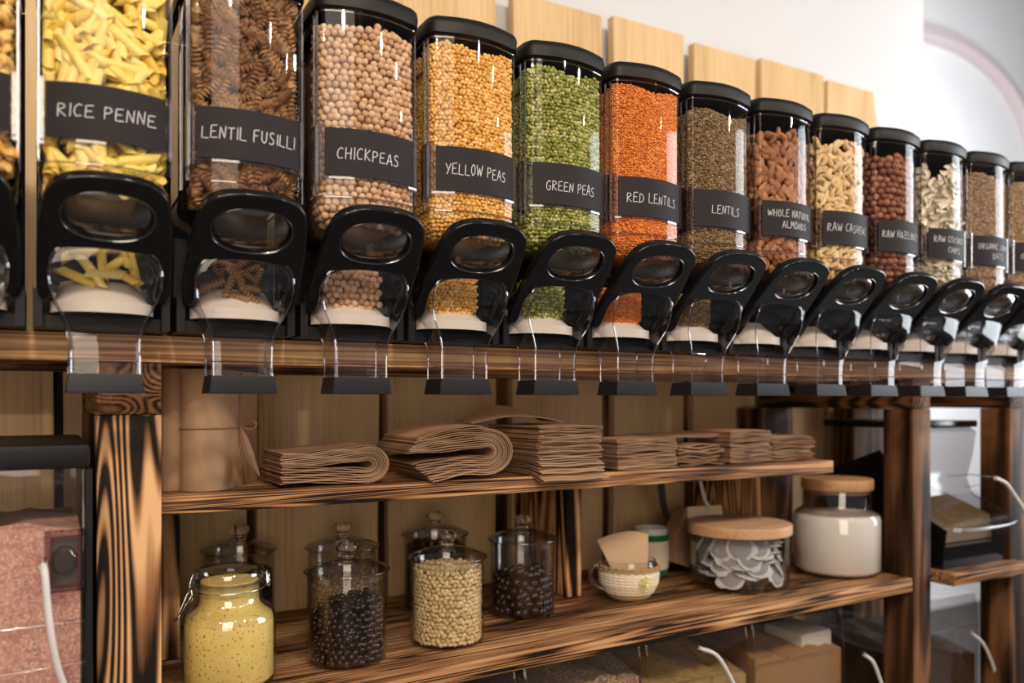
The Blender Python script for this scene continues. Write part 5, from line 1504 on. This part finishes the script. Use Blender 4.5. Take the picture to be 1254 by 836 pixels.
# bins under the lower shelf
BX = [(0.455, 0.728), (0.745, 1.008), (1.022, 1.292), (1.308, 1.590)]
BZ = -0.8995; BH = 0.405
specs = [('brown grains, furthest to the left under the lower shelf', brown_mix, 0.33, None), ('brown grains, second under the lower shelf', brown_mix, 0.375, None),
         ('ochre flour, third under the lower shelf', ochre_fill, 0.335, [P3(856, 745 + 48, 1.235), P3(880, 805, 1.225), P3(905, 850, 1.225)]),
         ('tan sugar, last under the lower shelf', tan_fill, 0.345, [P3(1058, 801, 1.235), P3(1070, 812, 1.225), P3(1082, 845, 1.225)])]
for (a, b), (lab, mt, fh, cd) in zip(BX, specs):
    bin_box('scoop_bin', b - a, 0.33, 0.424, a, 1.262, BZ, 'clear bin of ' + lab, 'dry_goods_heap', 'heap of ' + lab, 'dry goods', mt, fh, 0.04, lid=False, cord=cd, grp='bins under the lower shelf')
wb = bev_box('flour_sack', 1.472, 1.575, 1.285, 1.40, -0.8950, -0.520, pale_fill, None, 0.012)
tag(wb, 'white paper sack of flour standing in the last bin under the shelf', 'sack')
bin_box('scoop_bin', 0.29, 0.30, 0.40, 1.830, 1.27, BZ, 'dark clear bin in the narrow right bay below the small shelf', 'dark_fill', 'dark cocoa in the low bin of the right bay', 'dry goods', dark_fill, 0.25, 0.03, lid=False,
        cord=[P3(1190, 775, 1.25), P3(1204, 788, 1.24), P3(1215, 812, 1.24), P3(1224, 845, 1.245)])

# bin with the scoop front on the small bay shelf
sbx, sby, sbz = 1.862, 1.185, -0.4035
sb = empty('scoop_front_bin', (sbx, sby, sbz), 'clear scoop-front bin with black base and lid on the small right shelf', 'bin')
W = 0.252
mb = MB()
prof = [(0.360, 0.335), (0.105, 0.335), (0.090, 0.325), (0.098, 0.27), (0.115, 0.20), (0.100, 0.165), (0.040, 0.135), (0.0, 0.105), (0.012, 0.055)]
mb.rings([[(xx, yy, zz) for yy, zz in prof] for xx in (0.0, W)], False)
for xx in (0.0, W):
    pts = [(xx, yy, zz) for yy, zz in prof] + [(xx, 0.360, 0.055)]
    mb.add(pts, [tuple(range(len(pts)))])
link('body', mb.mesh('scoop_body', 40), clear('frosted_bin_plastic', tint=(0.80, 0.78, 0.79), edge=(0.45, 0.43, 0.44), rough=0.12, boost=3.0), sb)
mb = MB(); mb.tube(catmull([(0.0, 0.10, 0.165), (0.0, 0.0, 0.110), (0.02, -0.012, 0.098), (W / 2, -0.022, 0.098), (W - 0.02, -0.012, 0.100), (W, 0.0, 0.112), (W, 0.10, 0.165)], 8), 0.0060, 10)
link('scoop_lip', mb.mesh('scoop_lip', 60), plastic2, sb)
mb = MB().rings([[(0.0, yy, zz), (W, yy, zz)] for yy, zz in ((0.012, 0.0), (0.0, 0.0))], False)
mb = MB(); mb.rings([[(-0.002 + e, 0.015 + e, z), (W + 0.002 - e, 0.015 + e, z), (W + 0.002 - e, 0.362 - e, z), (-0.002 + e, 0.362 - e, z)] for z, e in ((0.0, 0.006), (0.055, 0.0))], True, True, True)
mb.rings([[(-0.001, yy, zz), (0.0005, yy, zz)] for yy, zz in ((0.02, 0.055), (0.30, 0.055))], False)
mb.add([(xx, yy, zz) for xx in (-0.003, 0.003) for yy, zz in ((0.015, 0.055), (0.010, 0.095), (0.085, 0.130), (0.190, 0.278), (0.31, 0.232), (0.36, 0.220), (0.36, 0.055))],
       [(0, 1, 2, 3, 4, 5, 6), (7, 13, 12, 11, 10, 9, 8)] + [(k, 7 + k, 8 + k, k + 1) for k in range(6)])
link('base', mb.mesh('scoop_base', 30), black_gloss, sb)
bev_box('lid', sbx - 0.004, sbx + W + 0.004, sby + 0.088, sby + 0.365, sbz + 0.336, sbz + 0.354, black_gloss, sb, 0.005)
mb = MB(); mb.tube(catmull([tuple(Vector(P3(px, py, 1.16)) - Vector((sbx, sby, sbz))) for px, py in ((1219, 585), (1232, 592), (1243, 607), (1254, 624), (1262, 640))], 6), 0.0048, 8)
link('cord', mb.mesh('scoop_cord', 60), cord_m, sb)
mb = MB(); mb.tube([tuple(Vector(P3(px, py, 1.17)) - Vector((sbx, sby, sbz))) for px, py in ((1160, 583), (1190, 581), (1222, 584))], 0.0022, 6)
mb.tube([tuple(Vector(P3(px, py, 1.17)) - Vector((sbx, sby, sbz))) for px, py in ((1180, 596), (1217, 592), (1222, 584))], 0.0016, 6)
link('flap_bar', mb.mesh('flap_bar', 60), plastic2, sb)
mb = MB()
mb.add([(0.01, 0.045, 0.057), (W - 0.008, 0.045, 0.057), (W - 0.008, 0.350, 0.057), (0.01, 0.350, 0.057), (0.01, 0.05, 0.090), (W - 0.008, 0.05, 0.115), (W - 0.008, 0.350, 0.225), (0.01, 0.350, 0.190)],
       [(0, 1, 2, 3), (4, 7, 6, 5), (0, 4, 5, 1), (1, 5, 6, 2), (2, 6, 7, 3), (3, 7, 4, 0)])
tag(link('grain_fill', mb.mesh('grain_fill', 20), speckled('olive_brown_grain', (0.30, 0.22, 0.11), (0.20, 0.14, 0.07), scale=260, lo=0.5, hi=0.6), None, (sbx, sby, sbz)), 'brown grain sloping inside the scoop-front bin on the small shelf', 'grain', kind='stuff')
